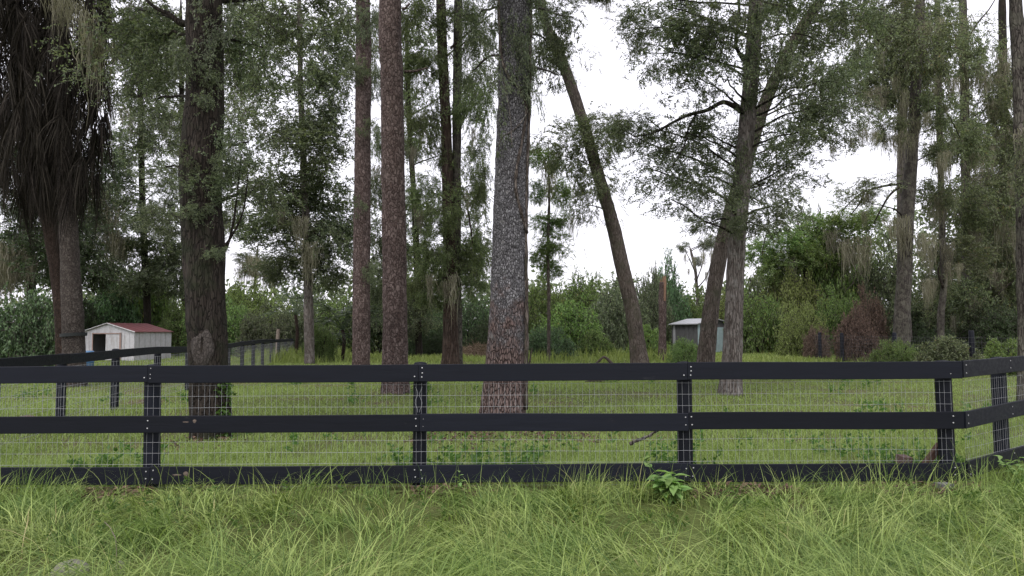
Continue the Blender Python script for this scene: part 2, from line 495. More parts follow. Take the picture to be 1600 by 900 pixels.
def metal_sheet(name, c, stain, rough=.5):
    m, nt, bs, out = mat(name)
    st = noise(nt, coords(nt, (3, 3, .5)), 2.2, 6, .65); fi = noise(nt, coords(nt), 9, 5)
    col = mixc(nt, ramp(nt, st, [(.48, (0, 0, 0)), (.75, (.8, .8, .8))]), c, stain)
    col = mixc(nt, 1.0, col, ramp(nt, fi, [(.3, (.85, .85, .85)), (.7, (1.05, 1.05, 1.05))]), 'MULTIPLY')
    nt.links.new(col, bs.inputs['Base Color']); bs.inputs['Roughness'].default_value = rough
    return m
M['shed_white'] = metal_sheet('white painted sheet metal', (0.5, 0.5, 0.52), (0.3, 0.26, 0.24))
M['shed_trim'] = metal_sheet('rusty trim', (0.32, 0.22, 0.19), (0.15, 0.09, 0.07))
M['shed_roof'] = metal_sheet('faded red roof sheet', (0.13, 0.042, 0.045), (0.075, 0.03, 0.032))
M['shed_dark'] = plain('dark weathered boards', (0.075, 0.075, 0.08), .9, .4, 5)
M['shed_door'] = metal_sheet('pale blue grey door', (0.3, 0.39, 0.42), (0.2, 0.24, 0.24))
M['shed_lightroof'] = metal_sheet('pale grey roof sheet', (0.3, 0.31, 0.33), (0.2, 0.195, 0.19))
M['blue_plastic'] = plain('blue plastic', (0.07, 0.17, 0.33), .5, .2)
M['strap'] = plain('dark strap', (0.012, 0.015, 0.015), .8)
M['stone'] = plain('grey stone', (0.16, 0.15, 0.135), .95, .35, 14, bumpd=.02)
M['brick'] = plain('weathered brick', (0.11, 0.07, 0.06), .95, .4, 14, bumpd=.01)
M['concrete'] = plain('old concrete block', (0.12, 0.12, 0.12), .95, .3, 14, bumpd=.01)

# ---------------------------------------------------------------- ground
def build_ground():
    xs = np.unique(np.concatenate([np.linspace(-14, 14, 113), np.linspace(-60, 60, 61), np.linspace(-900, 900, 37)]))
    ys = np.unique(np.concatenate([np.linspace(0, 14, 85), np.linspace(14, 70, 57), np.linspace(-300, 0, 7), np.linspace(70, 1200, 20)]))
    X, Y = np.meshgrid(xs, ys)
    V = np.stack([X, Y, ground_z(X, Y)], -1).reshape(-1, 3)
    nx, ny = len(xs), len(ys)
    i = np.arange(ny - 1)[:, None] * nx + np.arange(nx - 1)[None]
    Q = np.stack([i, i + 1, i + nx + 1, i + nx], -1).reshape(-1, 4)
    o = part('ground', (V, Q, None), M['ground'], None, 'structure', True)
    tag(o, 'flat grassy field and verge under the trees', 'ground', kind='structure')
build_ground()

# ---------------------------------------------------------------- grass
def blades(x, y, h, w, lean, az, seg=3, zoff=0.0):
    """ribbons that rise and arch over; az is the direction of the lean"""
    n = len(x)
    t = np.linspace(0, 1, seg + 1)[None]
    dx, dy = np.cos(az)[:, None], np.sin(az)[:, None]
    out = (lean[:, None] * h[:, None]) * t ** 1.8
    up = h[:, None] * (t - 0.42 * np.clip(lean, 0, 1.9)[:, None] * t ** 2.4)
    cx = x[:, None] + dx * out; cy = y[:, None] + dy * out
    cz = (ground_z(x, y) + zoff)[:, None] + up
    fa = RNG.uniform(0, 2 * np.pi, n)[:, None]
    ww = w[:, None] * 0.5 * (1 - t ** 2.2 * .93)
    sx, sy = np.cos(fa) * ww, np.sin(fa) * ww
    A = np.stack([cx - sx, cy - sy, cz], -1); B = np.stack([cx + sx, cy + sy, cz], -1)
    V = np.stack([A, B], 2).reshape(-1, 3)
    b = (np.arange(n) * 2 * (seg + 1))[:, None]; k = (np.arange(seg) * 2)[None]
    i = b + k
    Q = np.stack([i, i + 1, i + 3, i + 2], -1).reshape(-1, 4)
    return V, Q, None

def build_grass():
    # long verge grass between camera and fence, in tufts that lean together
    geos = []
    nt = 3300
    tx = RNG.uniform(-6.6, 7.2, nt); ty = 3.4 + 3.35 * RNG.uniform(0, 1, nt) ** 0.9
    keep = np.abs(tx) < 0.80 * ty + 1.0
    bare = vnoise(np.stack([tx * .9 + 3, ty * 1.3, np.zeros(nt)], -1), 5)
    keep &= ~((bare < 0.40) & (RNG.uniform(0, 1, nt) < .75))
    keep &= ~((ty > 6.35) & (tx > 1.65) & (tx < 2.45) & (RNG.uniform(0, 1, nt) < .8))
    keep &= ~((ty > 6.4) & (tx > -3.9) & (tx < -3.3) & (RNG.uniform(0, 1, nt) < .6))
    keep &= ~((tx > -3.5) & (tx < -2.65) & (ty > 4.4) & (ty < 5.35))
    tx, ty = tx[keep], ty[keep]
    for k in (0, 1):
        nb = 15 if k == 0 else 15
        n = len(tx) * nb
        X = np.repeat(tx, nb) + RNG.normal(0, .055, n); Y = np.repeat(ty, nb) + RNG.normal(0, .055, n)
        Y = np.minimum(Y, 6.74 + RNG.uniform(-.04, .04, n))
        flow = vnoise(np.stack([tx * .8, ty * .8, np.full(len(tx), 1.0)], -1), 9) * 4 * np.pi
        az = np.repeat(flow, nb) + RNG.normal(0, 1.1 if k == 0 else .8, n)
        near = np.clip((6.75 - Y) / 2.2, 0, 1)
        hh = np.repeat(RNG.uniform(.45, 1.35, len(tx)), nb)
        h = (0.075 + 0.30 * near) * hh * RNG.uniform(.5, 1.35, n)
        if k: h *= 1.45
        lean = np.clip(RNG.normal(1.25, .5, n), .15, 2.3)
        w = RNG.uniform(.004, .0105, n)
        geos.append(blades(X, Y, h, w, lean, az, 5 if k else 3))
    # single tall blades that stand in front of the bottom board
    n = 420
    X = RNG.uniform(-5.6, 6.6, n); Y = RNG.uniform(6.2, 6.76, n)
    geos.append(blades(X, Y, RNG.uniform(.18, .5, n), RNG.uniform(.003, .0055, n), RNG.uniform(.1, .8, n), RNG.uniform(0, 6.28, n), 5))
    # tufts that lap over the bottom board, and pale seed stalks towards the corner
    for (px, cnt, hh, sp) in ((15, 60, .34, .12), (55, 70, .36, .14), (95, 50, .3, .1), (150, 18, .26, .1), (300, 14, .3, .12), (460, 50, .3, .14), (495, 60, .36, .1), (610, 24, .3, .12), (640, 26, .28, .1), (760, 20, .3, .12), (905, 60, .34, .16),
                             (950, 60, .32, .16), (990, 40, .3, .12), (1120, 16, .34, .1), (1230, 26, .34, .12), (1290, 22, .4, .14), (1345, 26, .42, .14), (1385, 24, .4, .12), (1440, 26, .42, .12), (1500, 30, .4, .12), (1550, 40, .42, .14)):
        x0 = (px - 800) / F * 6.5
        geos.append(blades(x0 + RNG.normal(0, sp, cnt), np.minimum(6.45 + RNG.normal(0, .1, cnt), 6.72), hh * RNG.uniform(.5, 1.25, cnt), RNG.uniform(.003, .008, cnt), np.clip(RNG.normal(.75, .4, cnt), .1, 1.6), RNG.normal(.3, 1.3, cnt), 5))
    o = part('verge_grass', merge(geos), M['grass_long'], None)
    tag(o, 'long arching green grass on the verge before the black fence', 'grass', kind='stuff')

    # shorter paddock grass behind the fence
    geos = []
    for (y0, y1, dens, h0, h1, w, seg) in ((6.9, 9.2, 1500, .07, .17, .0065, 2), (9.2, 14, 520, .05, .12, .0105, 2),
                                          (14, 23, 300, .04, .1, .014, 1), (23, 50, 90, .05, .13, .028, 1)):
        A = (y1 - y0) * (y0 + y1) * .76 + 2 * (y1 - y0)
        n = int(A * dens)
        Y = np.sqrt(RNG.uniform(y0 * y0, y1 * y1, n)); X = RNG.uniform(-1, 1, n) * (.76 * Y + 1)
        cl = vnoise(np.stack([X * .8, Y * .8, np.zeros(n)], -1), 3) * .6 + vnoise(np.stack([X * 2.5, Y * 2.5, np.zeros(n)], -1), 4) * .4
        k = RNG.uniform(0, 1, n) < np.clip(cl * 2.0 - .05, .3, 1)
        X, Y, cl = X[k], Y[k], cl[k]; n = len(X)
        h = RNG.uniform(h0, h1, n) * (.5 + cl)
        if y0 < 7: h *= 1 + .9 * np.clip((7.9 - Y), 0, 1)
        geos.append(blades(X, Y, h, np.full(n, w) * RNG.uniform(.7, 1.3, n), RNG.uniform(.2, 1.2, n), RNG.uniform(0, 6.28, n), seg))
    o = part('field_grass', merge(geos), M['grass_field'], None)
    tag(o, 'short pale green grass across the paddock behind the fence', 'grass', kind='stuff')

    # taller rough grass at the far edge of the paddock
    n = 26000
    px = RNG.uniform(-60, 1660, n); Y = RNG.uniform(33, 47, n)
    X = (px - 800) / F * Y
    cl = vnoise(np.stack([X * .25, Y * .25, np.zeros(n)], -1), 12)
    k = RNG.uniform(0, 1, n) < np.clip(cl * 2.4 - .6, 0, 1)
    k &= ~((X < -15) & (Y > 34))
    X, Y, cl = X[k], Y[k], cl[k]; n = len(X)
    pxx = X / Y * F + 800
    tall = np.where(((pxx > 820) & (pxx < 1110)) | ((pxx > 380) & (pxx < 545)), 1.9, .8)
    g = blades(X, Y, tall * RNG.uniform(.12, .42, n) * (.4 + cl), RNG.uniform(.03, .06, n), RNG.uniform(.1, .7, n), RNG.uniform(0, 6.28, n), 2)
    o = part('rough_grass', g, M['grass_field'], None)
    tag(o, 'tall rough grass along the far edge of the paddock', 'grass', kind='stuff')

    # small broadleaf weeds and leaf litter
    n = 620
    X = RNG.uniform(-4.9, 5.4, n); Y = 7.0 + RNG.exponential(.6, n)
    cl = vnoise(np.stack([X * 1.3, Y * .8, np.zeros(n)], -1), 21)
    k = (cl > .52); X, Y = X[k], Y[k]; n = len(X)
    c = np.stack([X, Y, ground_z(X, Y) + RNG.uniform(.03, .16, n)], -1)
    g1, _ = sprays(c, np.tile((0, 0, 1.0), (n, 1)), .14, 12, .055, .03, -.2)
    n = 160
    X = RNG.uniform(-14, 14, n); Y = RNG.uniform(11, 26, n)
    k = vnoise(np.stack([X * .5, Y * .5, np.zeros(n)], -1), 22) > .55; X, Y = X[k], Y[k]; n = len(X)
    c = np.repeat(np.stack([X, Y, ground_z(X, Y) + .05], -1), 6, 0) + RNG.normal(0, .09, (n * 6, 3)) * (1.3, 1.3, .3)
    g2, _ = sprays(c, np.tile((0, 0, 1.0), (len(c), 1)), .2, 9, .09, .035, -.1)
    n = 420
    X = RNG.uniform(-5.5, 6, n); Y = RNG.uniform(4.2, 6.5, n)
    k = vnoise(np.stack([X * 1.1, Y * 1.1, np.zeros(n)], -1), 25) > .5; X, Y = X[k], Y[k]; n = len(X)
    c = np.stack([X, Y, ground_z(X, Y) + RNG.uniform(.02, .14, n)], -1)
    g3, _ = sprays(c, np.tile((0, 0, 1.0), (n, 1)), .13, 10, .045, .02, -.2)
    o = part('verge_weeds', g3, M['leaf_weed'], None)
    tag(o, 'small leafy weeds tangled in the long verge grass', 'weeds', kind='stuff')
    o = part('paddock_weeds', merge([g1, g2]), M['leaf_weed'], None)
    tag(o, 'small leafy weeds scattered in the paddock grass', 'weeds', kind='stuff')
    pos = []
    for (cx, cy, rx, ry, n) in ((-.1, 10.0, 1.3, 1.7, 900), (2.0, 6.55, .5, .18, 260), (3.6, 6.6, .55, .2, 280), (-3.55, 6.6, .45, .15, 160),
                               (-.6, 6.6, .4, .15, 120), (-3.95, 9.3, .6, .7, 220), (3.3, 7.2, .8, .25, 200)):
        r = np.sqrt(RNG.uniform(0, 1, n)); a = RNG.uniform(0, 6.28, n)
        x, y = cx + rx * r * np.cos(a), cy + ry * r * np.sin(a)
        pos.append(np.stack([x, y, ground_z(x, y) + RNG.uniform(.015, .06, n)], -1))
    pos = np.concatenate(pos)
    d = RNG.normal(size=pos.shape) * (1, 1, .3)
    o = part('leaf_litter', leaves(pos, d, RNG.uniform(.04, .09, len(pos)), RNG.uniform(.02, .045, len(pos))), M['litter'], None)
    tag(o, 'brown fallen leaves round the tree bases and under the fence', 'leaf litter', kind='stuff')
build_grass()

# ---------------------------------------------------------------- fences
def board_geo(a, b, z0, z1, th, zs=0.0, n=14, seed=0):
    """plank from a to b (xy), slightly wavy edges"""
    a, b = np.array(a, float), np.array(b, float)
    d = (b - a); L = np.linalg.norm(d); d /= L; nrm = np.array((d[1], -d[0]))
    s = np.linspace(0, L, n)
    wz = (vnoise(np.stack([s * .7 + seed * 7.1, np.zeros(n), np.zeros(n)], -1), seed) - .5) * .014
    wy = (vnoise(np.stack([s * .5 + seed * 3.3, np.ones(n), np.zeros(n)], -1), seed) - .5) * .008
    rows = []
    bev = .004
    prof = [(0, z0 + bev), (bev, z0), (th - bev, z0), (th, z0 + bev), (th, z1 - bev), (th - bev, z1), (bev, z1), (0, z1 - bev)]
    for (o, z) in prof:
        xy = a[None] + d[None] * s[:, None] + nrm[None] * (o + wy)[:, None]
        rows.append(np.concatenate([xy, (z + wz + zs * s)[:, None]], 1))
    V = np.stack(rows, 1).reshape(-1, 3)
    m = len(prof)
    i = np.arange(n - 1)[:, None] * m; j = np.arange(m)[None]; k = (j + 1) % m
    Q = np.stack([i + j, i + n * 0 + k, i + m + k, i + m + j], -1).reshape(-1, 4)
    e = (n - 1) * m
    T = [(0, q + 1, q) for q in range(1, m - 1)] + [(e, e + q, e + q + 1) for q in range(1, m - 1)]
    return V, Q, np.array(T)

def post_geo(x, y, h, r, lean=0.0, flat=True):
    z = np.array([-.15, 0, .3, .6, .9, h - .03, h - .008, h])
    rad = np.array([1, 1, 1, .99, 1, .985, .85, .35]) * r
    path = np.stack([x + lean * z, np.full(len(z), y), z], -1)
    path[:, 2] += ground_z(x, y) * np.array([1] * len(z))
    return tube(path, rad, 14, True, lambda a, p: 1 + .03 * np.sin(2 * a + x) + .015 * np.sin(5 * a + x * 3))

def wire_geo(a, b, z0, z1, dx, dz, r, wob=.004):
    a, b = np.array(a, float), np.array(b, float); d = b - a; L = np.linalg.norm(d); d /= L
    geos = []
    nz = int(round((z1 - z0) / dz)) + 1
    for k in range(nz):
        s = np.linspace(0, L, max(8, int(L / .35)))
        p = np.concatenate([a + d * s[:, None], np.full((len(s), 1), z0 + k * dz)], 1)
        p[:, 2] += (vnoise(np.stack([s * 2.1, np.full(len(s), k * 3.7), np.zeros(len(s))], -1), 2) - .5) * wob * 3
        geos.append(tube(p, r, 4, False))
    for k in range(int(L / dx) + 1):
        s = k * dx + random.uniform(-.15, .15) * dx
        p0 = np.append(a + d * s, z0 - .01); p1 = np.append(a + d * (s + random.uniform(-.1, .1) * dx), z0 + (nz - 1) * dz + .012)
        geos.append(tube(np.array([p0, (p0 + p1) / 2 + (0, random.uniform(-wob, wob), 0), p1]), r, 4, False))
    return merge(geos)

NAIL = None
def nail(parent, x, y, z, nv):
    global NAIL
    if NAIL is None:
        V, Q, T = tube(np.array([(0, .004, 0), (0, -.0015, 0), (0, -.003, 0)]), [.0065, .0065, .003], 8)
        NAIL = new_mesh('nail', V, Q, T)
    o = link('nail', NAIL, M['nail'], parent)
    o.location = np.array((x, y, z)) - wloc(parent)
    o.rotation_euler.z = math.atan2(nv[0], -nv[1])
    return o

FY = 6.83
PX = [-5.77, -3.31, -0.857, 1.579, 3.986]        # post centres along the front line
BZ = [(0.985, 1.139), (0.530, 0.684), (0.072, 0.228)]
CORNER = np.array((4.09, FY - .055)); FDIR = norm(np.array((1.36, 1.02)))
def build_front_fence():
    f = thing('board_fence', (-.86, FY, 0), 'black three-board paddock fence with wire mesh beside the long verge grass', 'fence')
    post_objs = {}
    for i, x in enumerate([-8.2] + PX):
        o = part('post', post_geo(x, FY + .035, 1.145 if i != 3 else 1.155, .072 if i != 3 else .064, -.012 if i in (2, 5) else .006), M['paint_black'], f, smooth=True)
    # boards: two bays long, joints staggered from row to row
    xs = [-8.3] + PX
    for row, (z0, z1) in enumerate(BZ):
        cuts = [(-8.4, -3.318 + .02 * row), (-3.314 + .02 * row, -.857), (-.853, 1.59), (1.594, 4.085)] if row != 1 else \
               [(-8.4, -3.32), (-3.316, 1.47 - .6), (.874, 1.60), (1.604, 4.085)]
        if row == 1: cuts = [(-8.4, -5.80), (-5.796, -.846), (-.842, 1.592), (1.596, 4.085)]
        for k, (a, b) in enumerate(cuts):
            bo = part('board', board_geo((a, FY - .055), (b, FY - .055), z0 + random.uniform(-.004, .004), z1 + random.uniform(-.004, .004), -.025 if False else .024, 0, max(6, int((b - a) * 5)), 5 + row * 9 + k), M['paint_black'], f)
            ends = [e for e in PX if a - .1 < e < b + .1]
            for e in ends:
                xo = e
                if abs(e - a) < .06: xo = a + .028
                if abs(e - b) < .06: xo = b - .028
                for zz in ((.3, .76) if row else ((.25, .52, .8) if abs(e - a) < .06 else (.3,))):
                    nail(bo, xo + random.uniform(-.006, .006), FY - .0795, z0 + (z1 - z0) * zz + random.uniform(-.008, .008), (0, -1))
            # knots in the wood
            if (row, k) in ((1, 1), (2, 1)):
                kx = -2.88 if row == 1 else -2.95
                kz = z0 + .105 if row == 1 else z0 + .09
                for (ox, oz, rx, rz_, mm) in ((0, 0, .026, .028, 'wood_knot'), (-.08, -.008, .045, .009, 'wood_knot')):
                    a_ = np.linspace(0, 2 * np.pi, 12, endpoint=False)
                    ring = np.stack([kx + ox + rx * np.cos(a_) * (1 + .2 * np.sin(3 * a_)), np.full(12, FY - .0785), kz + oz + rz_ * np.sin(a_)], -1)
                    V = np.concatenate([ring, [[kx + ox, FY - .084, kz + oz]]])
                    T = np.array([(q, (q + 1) % 12, 12) for q in range(12)])
                    part('knot', (V, None, T), M[mm], bo)
    part('wire_mesh', wire_geo((-8.3, FY - .046), (4.0, FY - .046), .04, 1.0, .0508, .1016, .00105), M['wire'], f, 'stuff')
    # loose wire ends tied down the post
    x = -.857
    for dx in (-.02, .02):
        z = np.linspace(.93, .70, 9)
        p = np.stack([x + dx + .012 * np.sin(z * 40 + dx * 90), np.full(9, FY - .042), z], -1)
        part('wire_tie', tube(p, .0016, 4), M['wire'], f)
    # the panel that turns away at the corner
    n2 = np.array((FDIR[1], -FDIR[0]))
    for t in (1.07, 3.5, 5.9, 8.4):
        c = CORNER + FDIR * t - n2 * .085
        part('post', post_geo(c[0], c[1], 1.15, .068, 0), M['paint_black'], f, smooth=True)
    for row, (z0, z1) in enumerate(BZ):
        ca = CORNER + FDIR * .006
        for (a, b) in ((0, 3.52), (3.53, 8.4)):
            up = .012
            bo = part('board', board_geo(ca + FDIR * a, ca + FDIR * b, z0 + .004 + up * a, z1 + .004 + up * a, .024, up, 12, 40 + row), M['paint_black'], f)
            for t in (.05, 1.07):
                if a: continue
                for q in (.28, .75):
                    pp = ca + FDIR * t + n2 * .0245
                    nail(bo, pp[0], pp[1], z0 + (z1 - z0) * q + up * t, n2)
    w0 = CORNER - n2 * .010 + FDIR * .05; w1 = w0 + FDIR * 8
    part('wire_mesh', wire_geo(w0, w1, .04, 1.0, .0508, .1016, .00105), M['wire'], f, 'stuff')
    # diagonal brace nailed behind the corner post
    p = np.array([(3.72, FY + .22, .02), (4.0, FY + .12, .36)])
    part('brace', box(3.86, FY + .17, .17, .05, .06, .46, 0, 0, math.radians(38)), M['wood_brace'], f)
build_front_fence()

def build_side_fence():
    def xy(Z): return np.array((-4.67 - .19 * Z, Z))
    f = thing('board_fence', (*xy(11.2), 0), 'black side fence with one top board running back towards the white shed', 'fence')
    Zs = [7.4, 9.2, 11.2, 13.55, 16.2, 18.9, 21.6, 24.2, 26.8, 29.3, 31.8, 34.5, 37.2, 40.3, 43.4, 46.5]
    dv = norm(np.array((-.19, 1.0))); nv = np.array((dv[1], -dv[0]))
    for Z in Zs:
        c = xy(Z)
        part('post', post_geo(c[0], c[1], 1.12, .07), M['paint_black'], f, smooth=True)
    for k in range(0, len(Zs) - 2, 2):
        a, b = xy(Zs[k]) + nv * .075, xy(Zs[min(k + 2, len(Zs) - 1)]) + nv * .075
        gz = float(ground_z(*a)); gb = float(ground_z(*b)); L = np.linalg.norm(b - a)
        part('board', board_geo(a, b - dv * .006, .97 + gz, 1.12 + gz, .025, (gb - gz) / L, 10, 60 + k), M['paint_black'], f)
    part('wire_mesh', wire_geo(xy(7.4) + nv * .073, xy(46.5) + nv * .073, .06, .94, .1524, .146, .0022), M['wire'], f, 'stuff')
build_side_fence()

def build_far_fence():
    pts = [(17.5, 50), (16.9, 46), (16.2, 42), (15.35, 37), (14.9, 33.5), (14.85, 28.8), (14.87, 24), (14.9, 19.5), (14.9, 15)]
    f = thing('wire_fence', (*pts[3], 0), 'black posts and wire of an overgrown fence near the dead brown bush', 'fence')
    for x, y in pts:
        part('post', post_geo(x, y, 1.32, .085), M['paint_black'], f, smooth=True)
    g = [wire_geo(np.array(a) - (.09, 0), np.array(b) - (.09, 0), .1, 1.15, .16, .15, .0022) for a, b in zip(pts[:-1], pts[1:])]
    part('wire_mesh', merge(g), M['wire_dull'], f, 'stuff')
build_far_fence()

# ---------------------------------------------------------------- trees
def trunk_geo(path, rad, ring=40, rows=120, amp=.06, ridge=.02, rs=(9, 9, 1.6), flare=.5, flare_h=.5, lobes=5, seed=0, sink=.15):
    """tapered, lumpy, fissured trunk through path points; rad given per point"""
    pr = resample(np.column_stack([path, rad]), rows)
    p, r = pr[:, :3].copy(), pr[:, 3].copy()
    z = p[:, 2] - p[0, 2]
    p[0, 2] -= sink
    r *= 1 + flare * np.exp(-np.maximum(z, 0) / flare_h)
    V, Q, T = tube(p, r, ring, True)
    n = rows * ring
    body = V[:n].reshape(rows, ring, 3)
    c = p[:, None]
    d = norm(body - c)
    big = vnoise((body * (1.6, 1.6, .8)).reshape(-1, 3), seed) - .5
    rd = 1 - 2 * np.abs(vnoise((body * rs).reshape(-1, 3), seed + 1) - .5)
    rd2 = vnoise((body * np.array(rs) * 2.3).reshape(-1, 3), seed + 2) - .5
    a = np.linspace(0, 2 * np.pi, ring, endpoint=False)
    lob = (np.sin(lobes * a + seed)[None] * .16 * flare * np.exp(-np.maximum(z, 0) / flare_h)[:, None]).ravel()
    rr = np.repeat(r, ring)
    off = rr * (big * amp * 2 + lob) + ridge * (rd - .6) + ridge * .6 * rd2
    V[:n] = (body + d * off.reshape(rows, ring)[..., None]).reshape(-1, 3)
    return V, Q, T

def limb_path(a, b, sag=.08, wig=.06, n=9):
    a, b = np.asarray(a, float), np.asarray(b, float); L = np.linalg.norm(b - a)
    t = np.linspace(0, 1, n)[:, None]
    p = a + (b - a) * t
    w = np.cumsum(RNG.normal(size=(n, 3)) * wig * L / n, 0)
    p = p + w * t + np.array((0, 0, 1.0)) * np.sin(t * np.pi) * sag * L
    return p

MOSS = []
def moss_meshes():
    for v in range(5):
        geos = []
        ns = (150, 110, 200, 90, 130)[v]; wd = (.11, .07, .17, .045, .14)[v]
        for _ in range(ns):
            x, y = RNG.normal(0, wd, 2); L = RNG.uniform(.15, 1.0) ** 1.4 * math.exp(-abs(x) / (wd * 2.2))
            k = 5
            t = np.linspace(0, 1, k)[:, None]
            p = np.array((x, y, -RNG.exponential(.14) + .04)) + t * (-x * .3, -y * .3, -L) + np.cumsum(RNG.normal(0, .026, (k, 3)), 0)
            a = RNG.uniform(0, 3.14); wv = np.array((math.cos(a), math.sin(a), 0)) * RNG.uniform(.003, .008)
            ww = wv * (1 - .75 * t ** 2)
            V = np.stack([p - ww, p + ww], 1).reshape(-1, 3)
            i = np.arange(k - 1) * 2
            geos.append((V, np.stack([i, i + 1, i + 3, i + 2], -1), None))
        V, Q, T = merge(geos)
        MOSS.append(new_mesh('hanging_moss', V, Q, T))
moss_meshes()

def moss(parent, px, py, Y, size, v=None, wide=1.0):
    """a beard of moss whose top is at the pixel; size in metres"""
    p = P(px, py, Y)
    o = link('hanging_moss', MOSS[v if v is not None else random.randrange(5)], M['moss'], parent, 'stuff')
    o.location = p - wloc(parent)
    s = size * random.uniform(.9, 1.1)
    o.scale = (s * wide, s * wide, s); o.rotation_euler.z = random.uniform(0, 6.28)
    return o

class Tree:
    def __init__(self, name, base, label, cat='tree', group=None):
        self.root = thing(name, base, label, cat, group); self.foliage = []; self.tw = []
        self.axis = None
    def trunk(self, path, rad, m, **k):
        self.axis = np.array(path)
        return part('trunk', trunk_geo(path, rad, **k), m, self.root, smooth=True)
    def near_axis(self, z):
        a = self.axis; k = int(np.argmin(np.abs(resample(a, 60)[:, 2] - z))); return resample(a, 60)[k]
    def limb(self, path, r0, r1, m, n=7):
        path = resample(path, max(12, 4 * len(path)))
        return part('limb', tube(path, np.linspace(r0, r1, len(path)), n, True), m, self.root, smooth=True)
    def clump(self, c, r, n, dens=None, **k):
        """a leafy mass: one child that shares its mesh with the others of its density"""
        self.foliage.append((np.asarray(c, float), np.asarray(r, float) * np.ones(3), dens))
    def done(self, lm, bm=None, dens=1):
        crown = bpy.data.objects.new('crown', None); COL.objects.link(crown); crown.parent = self.root
        crown.empty_display_size = .2
        for c, r, d in self.foliage:
            if d == 'thin': d = dens if dens == 3 else random.choice((dens, max(dens - 1, 0), max(dens - 1, 0)))
            o = link('leaf_clump', random.choice(CLUMP[dens if d is None else d]), None, crown, 'stuff')
            two_mats(o, lm, bm or M['twig'])
            o.location = c - wloc(self.root)
            o.scale = tuple(float(v) * random.uniform(1.1, 1.3) for v in r)
            o.rotation_euler = (random.uniform(-.35, .35), random.uniform(-.35, .35), random.choice((0, math.pi)) + random.uniform(-.4, .4))
        return self.root

def two_mats(o, a, b):
    for i, m in enumerate((a, b)):
        o.material_slots[i].link = 'OBJECT'; o.material_slots[i].material = m

def leafy_mesh(name, p, out, L, k, ll, lw, droop, floor=None):
    g, t = sprays(p, out, L, k, ll, lw, droop, True)
    V, Q, T = merge([g, t])
    if floor is not None: V[:, 2] = np.maximum(V[:, 2], floor)
    me = new_mesh(name, V, Q, T)
    me.materials.append(M['leaf_oak']); me.materials.append(M['twig'])
    mi = np.zeros(len(Q), np.int32); mi[len(g[1]):] = 1
    me.polygons.foreach_set('material_index', mi)
    return me

def clump_mesh(n, k, ll, lw, droop):
    nl = max(8, int(n / 16))
    lc, ld = ellip((0, 0, 0), (.85, .85, .85), nl, .05)
    idx = RNG.integers(0, nl, n)
    sp = lc[idx] + RNG.normal(size=(n, 3)) * RNG.uniform(.08, .3, (n, 1))
    return leafy_mesh('leaf_clump', sp, norm(sp) * .6 + ld[idx] * .4, .3, k, ll, lw, droop)
CLUMP = [[clump_mesh(150, 13, .09, .038, .4) for _ in range(3)], [clump_mesh(270, 14, .09, .038, .4) for _ in range(4)],
         [clump_mesh(430, 14, .09, .038, .4) for _ in range(4)], [clump_mesh(330, 18, .11, .024, .8) for _ in range(3)], [clump_mesh(60, 12, .065, .028, .4) for _ in range(3)]]

def trunk_px(pts):
    """pts: (px, py, Y, width px) -> path, radii"""
    return np.array([P(a, b, y) for a, b, y, w in pts]), np.array([w * y / F / 2 for a, b, y, w in pts])

def blob(tree, px, py, Y, wpx, hpx, n, depth=None, limb=True, bm=None, r0=.05, **k):
    c = P(px, py, Y); s = Y / F
    dz = depth if depth else (wpx + hpx) * .5 * s
    tree.clump(c, (wpx * s, dz, hpx * s), n, 'thin' if py < 330 else None)
    if limb: tree.clump(c + RNG.normal(size=3) * (wpx * s * .4, dz * .4, hpx * s * .4), (wpx * s * 1.4, dz * 1.3, hpx * s * 1.4), n, 4)
    if limb and tree.axis is not None:
        z = c[2] - abs(c[0] - tree.near_axis(c[2])[0]) * .35
        a = tree.near_axis(max(z, 1.5))
        tree.limb(limb_path(a, c, .05, .25), r0, .012, bm or M['twig'])

def top_crown(tree, x, y, z, r, n):
    """the part of the crown above the picture"""
    for q in range(5):
        a = q * 1.257
        tree.clump((x + r * .55 * math.cos(a), y + r * .55 * math.sin(a), z + .4 * (q % 2)), (r * .6, r * .6, r * .4), n, 0)

